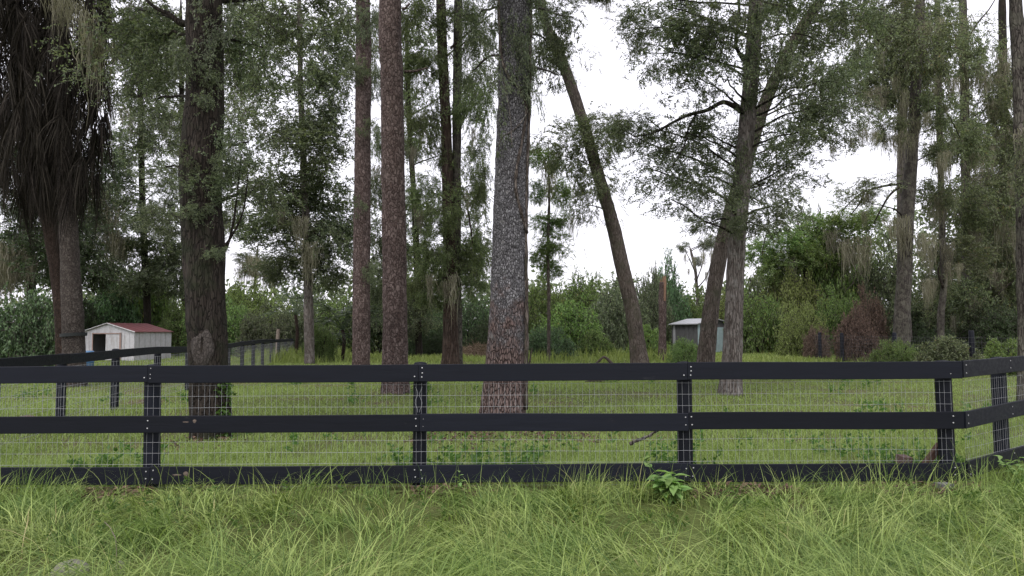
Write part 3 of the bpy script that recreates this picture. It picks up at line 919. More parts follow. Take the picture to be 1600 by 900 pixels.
# -- oak with the hollow, left
def build_left_oak():
    Y = 10.0
    t = Tree('oak_tree', G(330, Y), 'dark oak with a hollow knot low on its trunk, covered in leafy sprouts')
    path, rad = trunk_px([(331, 684, Y, 50), (330, 620, Y, 56), (326, 540, Y, 62), (320, 470, Y, 58), (316, 390, Y, 61), (312, 300, Y, 58), (316, 200, Y, 56), (319, 110, Y, 53), (318, 0, Y, 52), (318, -120, Y, 46), (330, -420, Y, 30)])
    path[0][2] = t.root.location.z
    tk = t.trunk(path, rad, M['bark_oak'], rows=170, ring=56, amp=.2, ridge=.03, flare=.1, seed=11)
    # hollow as a strip of shade-dark colour, with its swollen lip
    c = P(327, 545, Y)
    tv = np.array([v.co for v in tk.data.vertices]) + wloc(t.root)
    def skin(x, z):                      # the trunk's front face at (x, z)
        q = tv[(np.abs(tv[:, 0] - x) < .05) & (np.abs(tv[:, 2] - z) < .05)]
        return q[:, 1].min() if len(q) else c[1] - .2
    y0 = skin(c[0], c[2])
    u = np.linspace(0, np.pi, 13); v = np.linspace(0, 2 * np.pi, 20, endpoint=False)
    sp = np.stack([np.outer(np.sin(u), np.cos(v)), np.outer(np.sin(u), np.sin(v)), np.outer(np.cos(u), np.ones(20))], -1).reshape(-1, 3)
    sp = sp * (1 + .3 * (vnoise(sp * 2.2 + 9, 4) - .5)[:, None])
    # the healed wood is dented along its middle, where the hollow opens
    dent = np.exp(-((sp[:, 0] - .1 * np.sin(sp[:, 2] * 3)) / .22) ** 2 - (sp[:, 2] / .62) ** 2) * (sp[:, 1] < 0)
    bulge = c * (1, 0, 1) + (0, y0 + .05, 0) + sp * (.15, .085, .27); bulge[:, 1] += dent * .055
    i = np.arange(12)[:, None] * 20; j = np.arange(20)[None]; kk = (j + 1) % 20
    part('healed_knot', (bulge, np.stack([i + j, i + 20 + j, i + 20 + kk, i + kk], -1).reshape(-1, 4), None), M['bark_lip'], t.root, smooth=True)
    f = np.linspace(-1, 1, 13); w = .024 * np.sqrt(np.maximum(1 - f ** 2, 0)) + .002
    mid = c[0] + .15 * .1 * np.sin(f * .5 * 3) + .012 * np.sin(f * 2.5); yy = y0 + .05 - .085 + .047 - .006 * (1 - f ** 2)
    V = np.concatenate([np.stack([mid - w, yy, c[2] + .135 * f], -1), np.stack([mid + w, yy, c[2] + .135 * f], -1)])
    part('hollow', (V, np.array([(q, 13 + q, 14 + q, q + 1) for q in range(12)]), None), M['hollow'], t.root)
    # sprouts on the trunk
    for (px, py, w, h, n) in ((345, 260, 20, 30, 16), (300, 330, 22, 16, 12), (335, 395, 14, 10, 8), (290, 250, 20, 20, 10), (320, 40, 45, 55, 40), (330, 140, 30, 30, 22), (300, 90, 30, 30, 18), (322, 290, 35, 18, 18)):
        blob(t, px, py, Y - .3, w, h, n, depth=.25, limb=False, L=.28, k=10, ll=.06, lw=.026)
    for (px, py, w, h, n, dy) in ((400, 300, 50, 45, 60, .4), (380, 215, 45, 35, 45, -.2), (400, 70, 60, 60, 90, .8), (250, 60, 60, 55, 90, 1.0), (235, 150, 45, 30, 35, 1.0), (255, 260, 45, 25, 35, .6), (265, 345, 35, 22, 25, .5), (480, 30, 70, 55, 100, 1.5), (170, 30, 60, 45, 70, 1.2)):
        blob(t, px, py, Y + dy, w, h, n, r0=.035, bm=M['bark_oak'], L=.4, k=13, ll=.065, lw=.027)
    # curved bare shoot right of the trunk
    for pts in ([(340, 405), (355, 385), (366, 340), (372, 290), (378, 240)], [(345, 390), (360, 372), (380, 330), (388, 270)]):
        t.limb([P(a, b, Y) for a, b in pts], .022, .006, M['bark_oak'], 6)
    t.limb([P(a, b, Y + .2) for a, b in ((312, 30), (285, 38), (265, 22), (240, 10), (200, -30))], .05, .015, M['bark_oak'])
    for (px, py, s) in ((205, 5, .55), (90, -10, .7), (135, 20, .9), (150, 60, 1.0), (110, 0, .6)):
        moss(t.root, px, py, Y + 1.2, s)
    part('ivy', sprays(*[np.stack([P(356, y, Y - .05)[0] + RNG.normal(0, .03, 60), np.full(60, Y - .12) + RNG.normal(0, .06, 60), np.linspace(-.02, .75, 60)], -1), np.tile((.4, -.6, .2), (60, 1))] , .12, 7, .055, .04)[0] if False else
         sprays(np.stack([np.full(70, P(354, 600, Y)[0]) + RNG.normal(0, .03, 70), np.full(70, Y - .1) + RNG.normal(0, .05, 70), RNG.uniform(.05, .95, 70)], -1), np.tile((.4, -.6, .2), (70, 1)), .12, 7, .055, .04)[0], M['leaf_weed'], t.root, 'stuff')
    top_crown(t, path[-1][0], Y, 9.5, 3.2, 260)
    t.done(M['leaf_oak'])
build_left_oak()

# -- the two pines
def build_pine(px_pts, Y, label, seed):
    t = Tree('pine_tree', G(px_pts[0][0], Y), label, 'pine')
    path, rad = trunk_px([(a, b, Y, w) for a, b, w in px_pts])
    path[0][2] = t.root.location.z
    top = path[-1] + (0.2, 0, 9); path = np.vstack([path, top]); rad = np.append(rad, .16)
    t.trunk(path, rad, M['bark_pine'], rows=200, ring=48, amp=.035, ridge=.02, rs=(7, 7, 3.5), flare=.16, flare_h=.35, seed=seed)
    for q in range(7):
        a = q * 2.4; c = top + np.array((math.cos(a) * 2, math.sin(a) * 2, -1.2 + .5 * q))
        t.clump(c, (1.3, 1.3, .6), 30, 3)
        t.limb(limb_path(top + (0, 0, -2 + .45 * q), c), .07, .02, M['bark_pine'])
    return t
t = build_pine([(617, 612, 40), (617, 500, 38.5), (616, 380, 37.5), (614, 250, 36), (612, 120, 35), (610, -20, 34)], 17.2, 'stout straight pine with reddish plated bark, its base ringed by litter', 21)
for (a, b) in (((632, 112), (668, 106)), ((628, 15), (640, 5))):
    t.limb([P(*a, 17.2), P((a[0] + b[0]) / 2, (a[1] + b[1]) / 2 + 2, 17.2), P(*b, 17.2)], .035, .02, M['bark_pine'])
t.done(M['leaf_fine'])
t = build_pine([(564, 590, 28), (565, 450, 27), (566, 330, 26), (567, 200, 24.5), (568, 60, 23.5), (568, -30, 22)], 22.5, 'thinner pine a few metres behind the stout one, leaf sprigs on its trunk', 22)
for (px, py, w, h, n) in ((570, 30, 22, 30, 14), (566, 110, 22, 18, 10), (572, 200, 16, 14, 8), (560, 320, 14, 14, 8), (578, 420, 14, 18, 8)):
    blob(t, px, py, 22.1, w, h, n, depth=.3, limb=False, L=.35, k=10, ll=.085, lw=.035)
t.done(M['leaf_oak'])

# -- double-stemmed tree with feathery foliage
def build_double():
    Y = 27
    t = Tree('double_stemmed_tree', G(706, Y), 'dark double-stemmed tree clothed in feathery green foliage and moss')
    pa, ra = trunk_px([(704, 578, Y, 27), (704, 520, Y, 23), (703, 430, Y, 20), (700, 320, Y, 18), (697, 200, Y, 17), (692, 90, Y, 16), (688, -10, Y, 15), (682, -160, Y, 11)])
    pb, rb = trunk_px([(714, 578, Y + .2, 18), (714, 520, Y + .2, 16), (713, 430, Y + .2, 15), (713, 320, Y + .2, 15), (714, 200, Y + .2, 14), (715, 90, Y + .2, 14), (716, -10, Y + .2, 13), (720, -160, Y, 10)])
    pa[0][2] = pb[0][2] = t.root.location.z
    t.trunk(pb, rb, M['bark_mossy'], rows=110, ring=32, ridge=.025, flare=.2, seed=32)
    t.trunk(pa, ra, M['bark_cedar'], rows=110, ring=32, ridge=.03, flare=.25, seed=31)
    spec = ((700, 405, 46, 40, 130), (670, 390, 30, 30, 60), (735, 380, 26, 36, 60), (660, 300, 26, 34, 55), (700, 330, 30, 26, 50), (742, 290, 22, 40, 50), (668, 180, 34, 40, 80), (650, 110, 26, 26, 50),
            (735, 170, 28, 40, 60), (748, 60, 26, 40, 60), (660, 30, 40, 40, 80), (725, 20, 24, 24, 34), (680, 90, 24, 24, 34), (700, 250, 18, 20, 20), (655, 440, 24, 26, 44), (690, 460, 30, 16, 40), (738, 440, 22, 24, 34))
    for (px, py, w, h, n) in spec:
        blob(t, px, py, Y + random.uniform(-1.2, .8), w, h, n, bm=M['bark_cedar'], r0=.04, L=.6, k=18, ll=.1, lw=.03, droop=.5)
    for (px, py, s, v) in ((708, 430, 1.6, 3), (672, 430, 1.2, 1), (655, 330, .9, 0), (730, 300, 1.1, 3), (695, 440, 1.0, 1), (645, 230, .9, 0), (740, 200, .9, 3)):
        moss(t.root, px, py, Y - 1.2, s, v)
    for pts in ([(715, 290), (728, 315), (736, 360), (738, 380)], [(704, 75), (722, 60), (745, 40), (770, 20)]):
        t.limb([P(a, b, Y - .4) for a, b in pts], .05, .02, M['bark_cedar'])
    top_crown(t, path_x(pa), Y, 19, 3.5, 200)
    t.done(M['leaf_fine'], dens=3)
def path_x(p): return p[-1][0]
build_double()

# -- the big grey trunk in the middle
def build_central():
    Y = 11.4
    t = Tree('broad_trunk_tree', G(785, Y), 'broad grey lichen-crusted trunk with vines and red-brown peeling base')
    path, rad = trunk_px([(782, 676, Y, 71), (785, 640, Y, 68), (789, 580, Y, 61), (792, 520, Y, 57.5), (795, 440, Y, 55), (798, 330, Y, 53), (801, 220, Y, 52), (804, 100, Y, 52), (807, -10, Y, 51), (810, -140, Y, 47), (815, -480, Y, 34)])
    path[0][2] = t.root.location.z
    t.trunk(path, rad, M['bark_central'], rows=210, ring=72, amp=.045, ridge=.022, rs=(10, 10, 4), flare=.10, flare_h=.3, lobes=6, seed=41)
    def vine(pts, r, mm='bark_grey'):
        pp = []
        for (px, py, dy) in pts: pp.append(P(px, py, Y - dy))
        pp = resample(pp, 60)
        part('vine', tube(pp, r * (1 + .2 * np.sin(np.arange(60) * 1.3)), 8), M[mm], t.root, smooth=True)
    vine([(822, 640, .12), (823, 560, .12), (823, 480, .11), (822, 400, .12), (822, 300, .13), (826, 200, .12), (828, 100, .13), (830, -40, .12)], .028, 'bark_brown')
    vine([(824, 365, .14), (814, 330, .24), (806, 295, .27), (808, 260, .27), (816, 220, .23), (822, 170, .17), (812, 140, .24), (795, 120, .28), (784, 90, .23), (780, 40, .2), (778, -40, .15)], .022, 'bark_brown')
    vine([(778, 235, .13), (784, 215, .2), (800, 205, .28), (815, 190, .24), (829, 165, .12)], .010)
    vine([(768, 480, .05), (764, 560, .06), (758, 640, .08)], .012, 'bark_brown')
    vine([(776, 80, .14), (788, 130, .24), (797, 180, .28), (800, 230, .28)], .008)
    for (px, py, w, h, n) in ((790, 120, 30, 60, 24), (815, 60, 25, 50, 22), (772, 20, 26, 30, 22), (830, 120, 14, 60, 18), (785, 225, 14, 14, 8), (835, 20, 26, 36, 26)):
        blob(t, px, py, Y - .25, w, h, n, depth=.22, limb=False, L=.22, k=8, ll=.055, lw=.028)
    for (px, py, w, h, n) in ((862, 60, 34, 55, 60), (750, 25, 30, 30, 34), (735, 100, 22, 40, 24), (872, 120, 24, 22, 24), (880, 20, 24, 22, 20)):
        blob(t, px, py, Y + .9, w, h, n, r0=.03, L=.4, k=12, ll=.065, lw=.028)
    moss(t.root, 948, -14, Y + 1.5, .55, 0); moss(t.root, 930, -10, Y + 1.5, .3, 4)
    blob(t, 935, -10, Y + 1.5, 30, 12, 20, r0=.03, L=.3, k=12, ll=.06, lw=.026)
    part('root_spur', tube(limb_path(P(826, 575, Y), P(832, 545, Y), .05, .1), np.linspace(.02, .008, 9), 6), M['wood_dark'], t.root)
    top_crown(t, path_x(path), Y, 10.5, 3.5, 260)
    t.done(M['leaf_oak'])
build_central()

# -- leaning trunk
def build_leaning():
    Y = 30
    t = Tree('leaning_tree', G(1001, Y), 'bare grey trunk leaning strongly, beside the broken stump')
    path, rad = trunk_px([(1001, 578, Y, 27), (997, 545, Y, 25), (989, 490, Y, 23), (973, 420, Y, 22), (957, 350, Y, 20), (934, 270, Y, 19), (911, 190, Y, 18), (884, 110, Y, 17), (860, 55, Y, 15), (845, 10, Y, 14), (822, -60, Y, 12)])
    path[0][2] = t.root.location.z
    t.trunk(path, rad, M['bark_brown'], rows=150, ring=36, amp=.07, ridge=.03, flare=.18, flare_h=.5, seed=51)
    for (px, py, w, h, n) in ((900, 215, 46, 22, 60), (940, 225, 30, 24, 40), (870, 90, 26, 18, 26), (880, 240, 30, 30, 36), (915, 190, 20, 16, 16), (930, 280, 30, 30, 26), (850, 40, 30, 40, 50), (915, 320, 20, 30, 14), (955, 200, 20, 20, 14)):
        blob(t, px, py, Y - .6, w, h, n, bm=M['bark_brown'], r0=.035, L=.6, k=14, ll=.12, lw=.05)
    top_crown(t, path_x(path), Y, 19, 2.5, 100)
    t.done(M['leaf_grey'])
build_leaning()

# -- broken snag
def build_snag():
    Y = 35
    t = Tree('broken_stump', G(1036, Y), 'snapped reddish tree stump with a splintered pale top', 'stump')
    path, rad = trunk_px([(1035, 570, Y, 13), (1035, 520, Y, 12), (1035, 470, Y, 11.5), (1035.5, 450, Y, 11), (1036, 441, Y, 10)])
    path[0][2] = t.root.location.z
    t.trunk(path, rad, M['bark_pine'], rows=60, ring=24, amp=.06, ridge=.03, flare=.1, seed=61)
    geos = []
    top = path[-1]
    for k in range(9):
        a = k * .7; r = .12
        b = top + np.array((r * math.cos(a), r * math.sin(a) - .03, -.15)); h = random.uniform(.2, .55) * (1.25 if math.cos(a) > 0 else .7)
        V = np.array([b + (-.05, 0, 0), b + (.05, 0, 0), b + (.04, .07, 0), b + (random.uniform(-.03, .03), .02, h)])
        geos.append((V, None, np.array([(0, 1, 3), (1, 2, 3), (2, 0, 3), (0, 2, 1)])))
    part('splintered_top', merge(geos), M['wood_tan'], t.root)
    pts, rr = trunk_px([(1038.5, 470, Y - .17, 4), (1039, 450, Y - .17, 5), (1039, 432, Y - .12, 3)])
    part('split_face', tube(resample(pts, 12), np.linspace(.05, .06, 12), 8), M['wood_tan'], t.root)
    t.done(M['leaf_oak'])
build_snag()

# -- pair on the right: grey ridged trunk, and the leaning one behind it
def build_right_pair():
    Y = 16.3
    t = Tree('oak_tree', G(1143, Y), 'grey ridged oak trunk with a wide airy crown, base in open grass')
    path, rad = trunk_px([(1141, 620, Y, 33), (1144, 560, Y, 29.5), (1147, 480, Y, 27.5), (1150, 400, Y, 26.5), (1156, 320, Y, 25.5), (1164, 230, Y, 26), (1170, 160, Y, 25), (1176, 80, Y, 23), (1182, -10, Y, 21), (1190, -120, Y, 18), (1200, -330, Y, 12)])
    path[0][2] = t.root.location.z
    t.trunk(path, rad, M['bark_grey'], rows=170, ring=44, amp=.06, ridge=.024, flare=.16, flare_h=.25, seed=71)
    B = M['bark_oak']
    # the long arching limb to the left
    t.limb([P(1160, 175, Y - .1), P(1145, 165, Y - .3), P(1128, 160, Y - .4), P(1105, 172, Y - .5), P(1075, 180, Y - .6), P(1050, 192, Y - .7), P(1020, 208, Y - .8), P(990, 214, Y - .9)], .065, .015, B)
    t.limb([P(1088, 178, Y - .5), P(1076, 200, Y - .6), P(1068, 230, Y - .7), P(1050, 262, Y - .8)], .03, .01, B)
    t.limb([P(1062, 186, Y - .6), P(1042, 200, Y - .5), P(1038, 230, Y - .4), P(1034, 262, Y - .4)], .02, .008, B)
    t.limb([P(1172, 110, Y), P(1150, 70, Y - .3), P(1155, 20, Y - .5), P(1150, -40, Y - .6)], .05, .02, B)
    t.limb([P(1176, 60, Y), P(1130, 40, Y + .6), P(1080, 20, Y + 1), P(1040, 10, Y + 1)], .05, .012, B)
    t.limb([P(1160, 300, Y), P(1200, 330, Y + .3), P(1190, 400, Y + .3)], .02, .008, B)
    spec = ((1110, 40, 60, 50, 150), (1060, 70, 45, 40, 90), (1010, 90, 30, 34, 40), (1040, 20, 50, 26, 60), (1120, 110, 46, 40, 90), (1075, 130, 40, 26, 55), (1060, 210, 50, 34, 70), (1000, 205, 40, 28, 55), (960, 215, 26, 22, 24),
            (1105, 220, 36, 36, 60), (1080, 270, 48, 30, 70), (1030, 270, 40, 26, 44), (1110, 300, 40, 30, 60), (1060, 320, 40, 26, 44), (1150, 290, 24, 36, 46), (1160, 220, 26, 34, 30), (1195, 70, 36, 50, 70),
            (1230, 130, 50, 50, 100), (1215, 220, 44, 40, 70), (1260, 60, 46, 44, 90), (1280, 150, 50, 40, 90), (1250, 200, 50, 30, 60), (1205, 290, 40, 34, 56), (1240, 270, 40, 26, 40), (1310, 110, 40, 40, 60), (1190, 340, 36, 26, 40), (1170, 20, 40, 30, 50), (1230, 10, 50, 30, 60), (1320, 170, 36, 26, 36), (1225, 320, 30, 22, 24), (1000, 40, 30, 24, 24), (1100, 345, 30, 18, 20))
    for (px, py, w, h, n) in spec:
        blob(t, px, py, Y + random.uniform(-1.4, 1.6), w, h, n, bm=B, r0=.028, L=.5, k=14, ll=.075, lw=.03, droop=.35)
    for (px, py, w, h, n) in ((1160, 260, 18, 26, 14), (1155, 350, 16, 20, 10), (1170, 150, 20, 26, 16), (1150, 300, 14, 20, 10)):
        blob(t, px, py, Y - .3, w, h, n, depth=.2, limb=False, L=.25, k=9, ll=.065, lw=.028)
    top_crown(t, path_x(path), Y, 12.5, 4, 300)
    t.done(M['leaf_oak'])

    Y = 22
    t = Tree('oak_tree', G(1100, Y), 'brown trunk leaning behind the grey ridged one, just before the small grey shed')
    path, rad = trunk_px([(1100, 590, Y, 28), (1106, 530, Y, 25), (1116, 450, Y, 23), (1129, 380, Y, 22), (1148, 310, Y, 21), (1170, 240, Y, 21), (1192, 170, Y, 20), (1222, 100, Y, 18), (1255, 40, Y, 17), (1288, -10, Y, 15), (1330, -90, Y, 12)])
    path[0][2] = t.root.location.z
    t.trunk(path, rad, M['bark_brown'], rows=150, ring=36, amp=.06, ridge=.026, flare=.15, flare_h=.4, seed=72)
    for (px, py, w, h, n) in ((1290, 20, 50, 40, 70), (1330, 60, 40, 40, 60), (1260, 110, 40, 40, 50), (1300, 210, 46, 24, 50), (1340, 130, 30, 30, 34), (1350, 20, 40, 40, 60)):
        blob(t, px, py, Y + random.uniform(-.8, .8), w, h, n, bm=M['bark_brown'], r0=.03, L=.5, k=14, ll=.09, lw=.036)
    for (px, py, s) in ((1345, 190, .9), (1365, 205, .7), (1330, 215, .6), (1300, 228, .5)): moss(t.root, px, py, Y, s)
    top_crown(t, path_x(path), Y, 16, 3, 140)
    t.done(M['leaf_oak'])
build_right_pair()

# -- mossy trees at the right
def build_right_group():
    specs = [
        ('moss_hung_tree', 'tall trunk with pale shredded bark rising out of the dead brown bush', 31, [(1406, 556, 31), (1410, 500, 27), (1413, 420, 25), (1417, 340, 24), (1424, 250, 21), (1430, 150, 19), (1436, 40, 17), (1440, -60, 14)], 'bark_mossy', 81,
         [(1380, 60, 40, 50, 70), (1400, 120, 40, 40, 60), (1440, 80, 40, 50, 70), (1370, 150, 30, 30, 36), (1460, 170, 34, 30, 40), (1340, 300, 30, 16, 20), (1380, 20, 40, 30, 50), (1450, 20, 40, 30, 60), (1470, 240, 20, 20, 16), (1390, 200, 24, 24, 20)],
         [(1402, 340, 1.6, 2), (1412, 360, 1.4, 0), (1425, 210, 1.3, 0), (1440, 365, 1.5, 2), (1350, 330, 1.1, 1), (1320, 380, 1.3, 1), (1345, 385, 1.4, 0), (1412, 160, 1.8, 1), (1375, 200, 1.0, 0), (1350, 200, .9, 4)],
         [[(1408, 288), (1385, 290), (1355, 298), (1335, 310), (1315, 330)], [(1408, 290), (1390, 305), (1375, 330), (1365, 350)], [(1350, 298), (1345, 315), (1330, 335)], [(1432, 190), (1455, 172), (1480, 178), (1500, 215)], [(1428, 120), (1400, 95), (1378, 70), (1360, 50)]]),
        ('moss_hung_tree', 'pale trunk close behind the shredded one, strung with moss', 36, [(1420, 560, 20), (1414, 480, 18), (1410, 380, 17), (1409, 280, 16), (1410, 180, 15), (1412, 60, 13), (1414, -40, 11)], 'bark_grey', 82,
         [(1405, 60, 40, 40, 50), (1425, 130, 30, 30, 30), (1360, 100, 30, 40, 40)], [(1410, 180, 2.0, 0), (1405, 120, 1.8, 3), (1420, 60, 1.6, 1)], []),
        ('moss_hung_tree', 'slim trunk forked near its top, in deep shade beyond the shredded trunk', 34, [(1472, 556, 13), (1470, 500, 12), (1475, 440, 11), (1472, 360, 11), (1470, 280, 11), (1468, 200, 11), (1466, 100, 10), (1464, -30, 8)], 'bark_mossy', 83,
         [(1480, 130, 40, 50, 70), (1500, 220, 40, 40, 60), (1470, 300, 30, 24, 30), (1490, 400, 40, 30, 50), (1460, 60, 30, 40, 40), (1455, 440, 30, 24, 36)],
         [(1470, 220, 2.2, 2), (1466, 300, 2.0, 2), (1460, 180, 1.6, 0), (1480, 250, 1.4, 1), (1450, 375, 1.6, 2), (1480, 380, 1.4, 0)],
         [[(1475, 440), (1480, 420), (1486, 405), (1490, 395)], [(1474, 450), (1466, 425), (1470, 410)]]),
        ('moss_hung_tree', 'upright trunk in the moss-hung wood, bark hidden by long beards', 38, [(1512, 556, 17), (1511, 420, 16), (1509, 280, 15), (1507, 140, 15), (1505, 40, 14), (1504, -60, 12)], 'bark_mossy', 84,
         [(1540, 200, 40, 50, 70), (1540, 320, 44, 50, 90), (1500, 330, 40, 40, 60), (1570, 160, 30, 40, 50), (1520, 80, 26, 40, 30), (1560, 400, 40, 40, 70), (1510, 470, 40, 40, 70), (1580, 280, 30, 50, 60), (1545, 120, 20, 20, 16)],
         [(1506, 30, 2.6, 0), (1508, 110, 2.6, 2), (1530, 250, 2.4, 2), (1550, 330, 2.2, 2), (1500, 200, 2, 0), (1565, 80, 2.2, 0), (1580, 360, 2.0, 2), (1520, 370, 2.0, 1), (1560, 420, 1.6, 0)],
         [[(1512, 60), (1528, 35), (1545, 15), (1560, -10)], [(1600, 430), (1575, 445), (1560, 460), (1545, 490)]]),
        ('moss_hung_tree', 'bare pole-like trunk at the wood edge beyond the fence corner', 13.5, [(1602, 655, 20), (1601, 600, 18), (1599, 450, 17), (1597, 300, 18), (1594, 150, 19), (1588, 20, 20), (1584, -60, 19)], 'bark_mossy', 85, [(1620, 250, 20, 60, 40)], [(1604, 200, 1.0, 1)], []),
        ('moss_hung_tree', 'leafy tree deep in the moss-hung wood behind the pole-like trunk', 42, [(1575, 556, 16), (1572, 420, 15), (1570, 280, 14), (1568, 140, 13), (1566, 20, 12), (1565, -120, 9)], 'bark_oak', 86,
         [(1570, 230, 44, 40, 80), (1590, 330, 40, 44, 80), (1590, 420, 40, 50, 90), (1540, 440, 40, 50, 80), (1585, 130, 30, 36, 50), (1610, 200, 30, 60, 60), (1480, 480, 40, 40, 70), (1440, 500, 40, 30, 60), (1560, 510, 50, 26, 60)],
         [(1580, 200, 2.4, 2), (1545, 300, 2.4, 2), (1590, 300, 2.2, 0)], []),
    ]
    for name, label, Y, tp, bk, seed, bl, ms, lm in specs:
        t = Tree(name, G(tp[0][0], Y), label)
        path, rad = trunk_px([(a, b, Y, w * (.85 if Y > 20 else 1)) for a, b, w in tp]); path[0][2] = t.root.location.z
        t.trunk(path, rad, M[bk], rows=120, ring=30, amp=.1, ridge=.03, flare=.2, flare_h=.5, seed=seed)
        for (px, py, w, h, n) in bl:
            blob(t, px, py, Y + random.uniform(-1.5, 1.5), w, h, n, bm=M['bark_oak'], r0=.035, L=.7, k=14, ll=.13, lw=.055, droop=.5)
        for (px, py, w, h, n) in bl:
            for q in range(3):
                moss(t.root, px + random.uniform(-w, w) * .8, py + random.uniform(-.3, .7) * h, Y - random.uniform(.5, 1.5), random.uniform(.7, 1.5) * Y / 36)
        for (px, py, s, v) in ms: moss(t.root, px, py, Y - .5, s, v)
        for pts in lm: t.limb([P(a, b, Y - .2) for a, b in pts], .06, .02, M['bark_oak'])
        t.done(M['leaf_grey'], dens=2)
build_right_group()

# -- trees behind on the left and middle
def build_left_group():
    def mk(name, label, Y, tp, bk, lf, bl, ms=(), seed=0, ll=.12, lw=.052, lm=(), droop=.35, r0=.04):
        t = Tree(name, G(tp[0][0], Y), label)
        path, rad = trunk_px([(a, b, Y, w) for a, b, w in tp]); path[0][2] = t.root.location.z
        path = np.vstack([path, path[-1] + (path[-1] - path[-2]) * .5]); rad = np.append(rad, rad[-1] * .15)
        t.trunk(path, rad, M[bk], rows=90, ring=26, amp=.08, ridge=.028, flare=.2, seed=seed)
        for (px, py, w, h, n) in bl:
            blob(t, px, py, Y + random.uniform(-1.5, 1.2), w, h, n, bm=M['bark_oak'], r0=r0, L=.65, k=14, ll=ll, lw=lw, droop=droop)
        for (px, py, s, v) in ms: moss(t.root, px, py, Y - 1.5, s, v)
        for pts in lm: t.limb([P(a, b, Y - .5) for a, b in pts], .05, .015, M['bark_oak'])
        return t.done(M[lf], dens=2)
    mk('bushy_tree', 'dense bushy green tree with a slim grey trunk behind the side fence', 33, [(484, 560, 15), (482, 480, 14), (480, 400, 12), (477, 320, 11), (474, 240, 10), (470, 140, 8), (468, 20, 7)], 'bark_grey', 'leaf_oak',
       [(470, 240, 60, 34, 120), (430, 300, 60, 34, 110), (510, 290, 44, 40, 110), (480, 340, 64, 34, 120), (420, 360, 50, 28, 70), (520, 370, 36, 36, 80), (470, 400, 44, 24, 60), (500, 430, 40, 24, 60), (440, 200, 50, 30, 60), (510, 210, 36, 36, 60), (470, 150, 60, 40, 80), (430, 110, 50, 40, 70), (520, 120, 30, 50, 70), (480, 70, 60, 40, 80), (420, 30, 60, 40, 70), (530, 40, 36, 40, 60), (440, 420, 30, 20, 30)],
       [(470, 340, 1.5, 2), (485, 380, 1.8, 0), (440, 330, 1.0, 0), (478, 400, 1.5, 3)], 91, lm=[[(478, 330), (462, 372), (455, 380)], [(480, 350), (500, 370), (520, 365)]])
    mk('shade_tree', 'shade tree with drooping moss just behind the white shed', 46, [(232, 556, 12), (230, 480, 11), (226, 400, 10), (222, 300, 9), (220, 180, 8), (218, 60, 6)], 'bark_oak', 'leaf_oak',
       [(200, 300, 44, 30, 70), (240, 340, 40, 26, 60), (180, 370, 44, 26, 70), (240, 400, 44, 24, 60), (165, 320, 36, 24, 44), (200, 220, 40, 40, 60), (250, 200, 36, 36, 50), (190, 130, 44, 40, 60), (240, 90, 44, 40, 60), (150, 410, 40, 26, 60), (270, 430, 24, 30, 40), (220, 440, 40, 20, 50), (180, 60, 40, 40, 50), (265, 300, 24, 24, 26), (265, 380, 24, 20, 30), (210, 260, 34, 20, 36)],
       [(160, 320, 3.4, 2), (185, 370, 3.0, 0), (150, 290, 3, 2), (175, 330, 3.6, 1), (205, 170, 2.6, 0), (140, 330, 3.0, 0)], 92)
    mk('shade_tree', 'dim shade tree hung with moss behind the two palms', 40, [(52, 556, 14), (50, 470, 13), (46, 380, 12), (40, 260, 10), (36, 120, 8)], 'bark_oak', 'leaf_shaded',
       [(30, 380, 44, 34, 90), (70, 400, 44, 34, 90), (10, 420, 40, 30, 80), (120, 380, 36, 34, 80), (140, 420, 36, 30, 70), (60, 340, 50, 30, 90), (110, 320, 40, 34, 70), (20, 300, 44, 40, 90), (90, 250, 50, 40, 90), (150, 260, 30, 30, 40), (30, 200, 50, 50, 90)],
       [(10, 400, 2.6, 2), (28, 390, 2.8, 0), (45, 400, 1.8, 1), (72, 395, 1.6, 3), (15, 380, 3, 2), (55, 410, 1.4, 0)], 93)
    mk('shade_tree', 'thin-crowned tree seen between the dark oak and the palms', 52, [(290, 556, 10), (288, 440, 9), (286, 300, 8), (284, 150, 7), (283, 40, 5)], 'bark_oak', 'leaf_grey',
       [(275, 200, 30, 30, 30), (260, 130, 36, 30, 40), (285, 80, 36, 36, 46), (365, 180, 30, 40, 50), (370, 120, 36, 36, 50), (360, 60, 30, 30, 40), (370, 260, 24, 24, 26), (250, 40, 36, 30, 40), (140, 120, 30, 40, 40), (360, 340, 20, 24, 20), (380, 20, 40, 26, 40)],
       [(262, 180, 3, 0), (395, 400, 2.2, 4)], 94, ll=.15, lw=.07)
    mk('shade_tree', 'loose-crowned tree filling the gap between pines and double stems', 40, [(655, 556, 11), (652, 450, 10), (648, 330, 9), (640, 200, 8), (636, 80, 7)], 'bark_oak', 'leaf_oak',
       [(660, 460, 30, 24, 50), (650, 400, 30, 24, 44), (590, 380, 26, 36, 60), (585, 300, 20, 30, 36), (650, 340, 30, 26, 36), (585, 220, 16, 30, 26), (650, 220, 30, 26, 36), (640, 150, 30, 26, 30), (590, 450, 24, 30, 50), (585, 130, 14, 26, 20), (650, 60, 34, 36, 44), (580, 50, 20, 40, 36), (745, 400, 24, 34, 40), (740, 320, 20, 30, 26), (745, 230, 18, 30, 20), (640, 500, 40, 24, 60), (750, 130, 20, 40, 30)],
       [(590, 260, 1.8, 0), (648, 290, 2, 1), (660, 180, 1.8, 3)], 95)
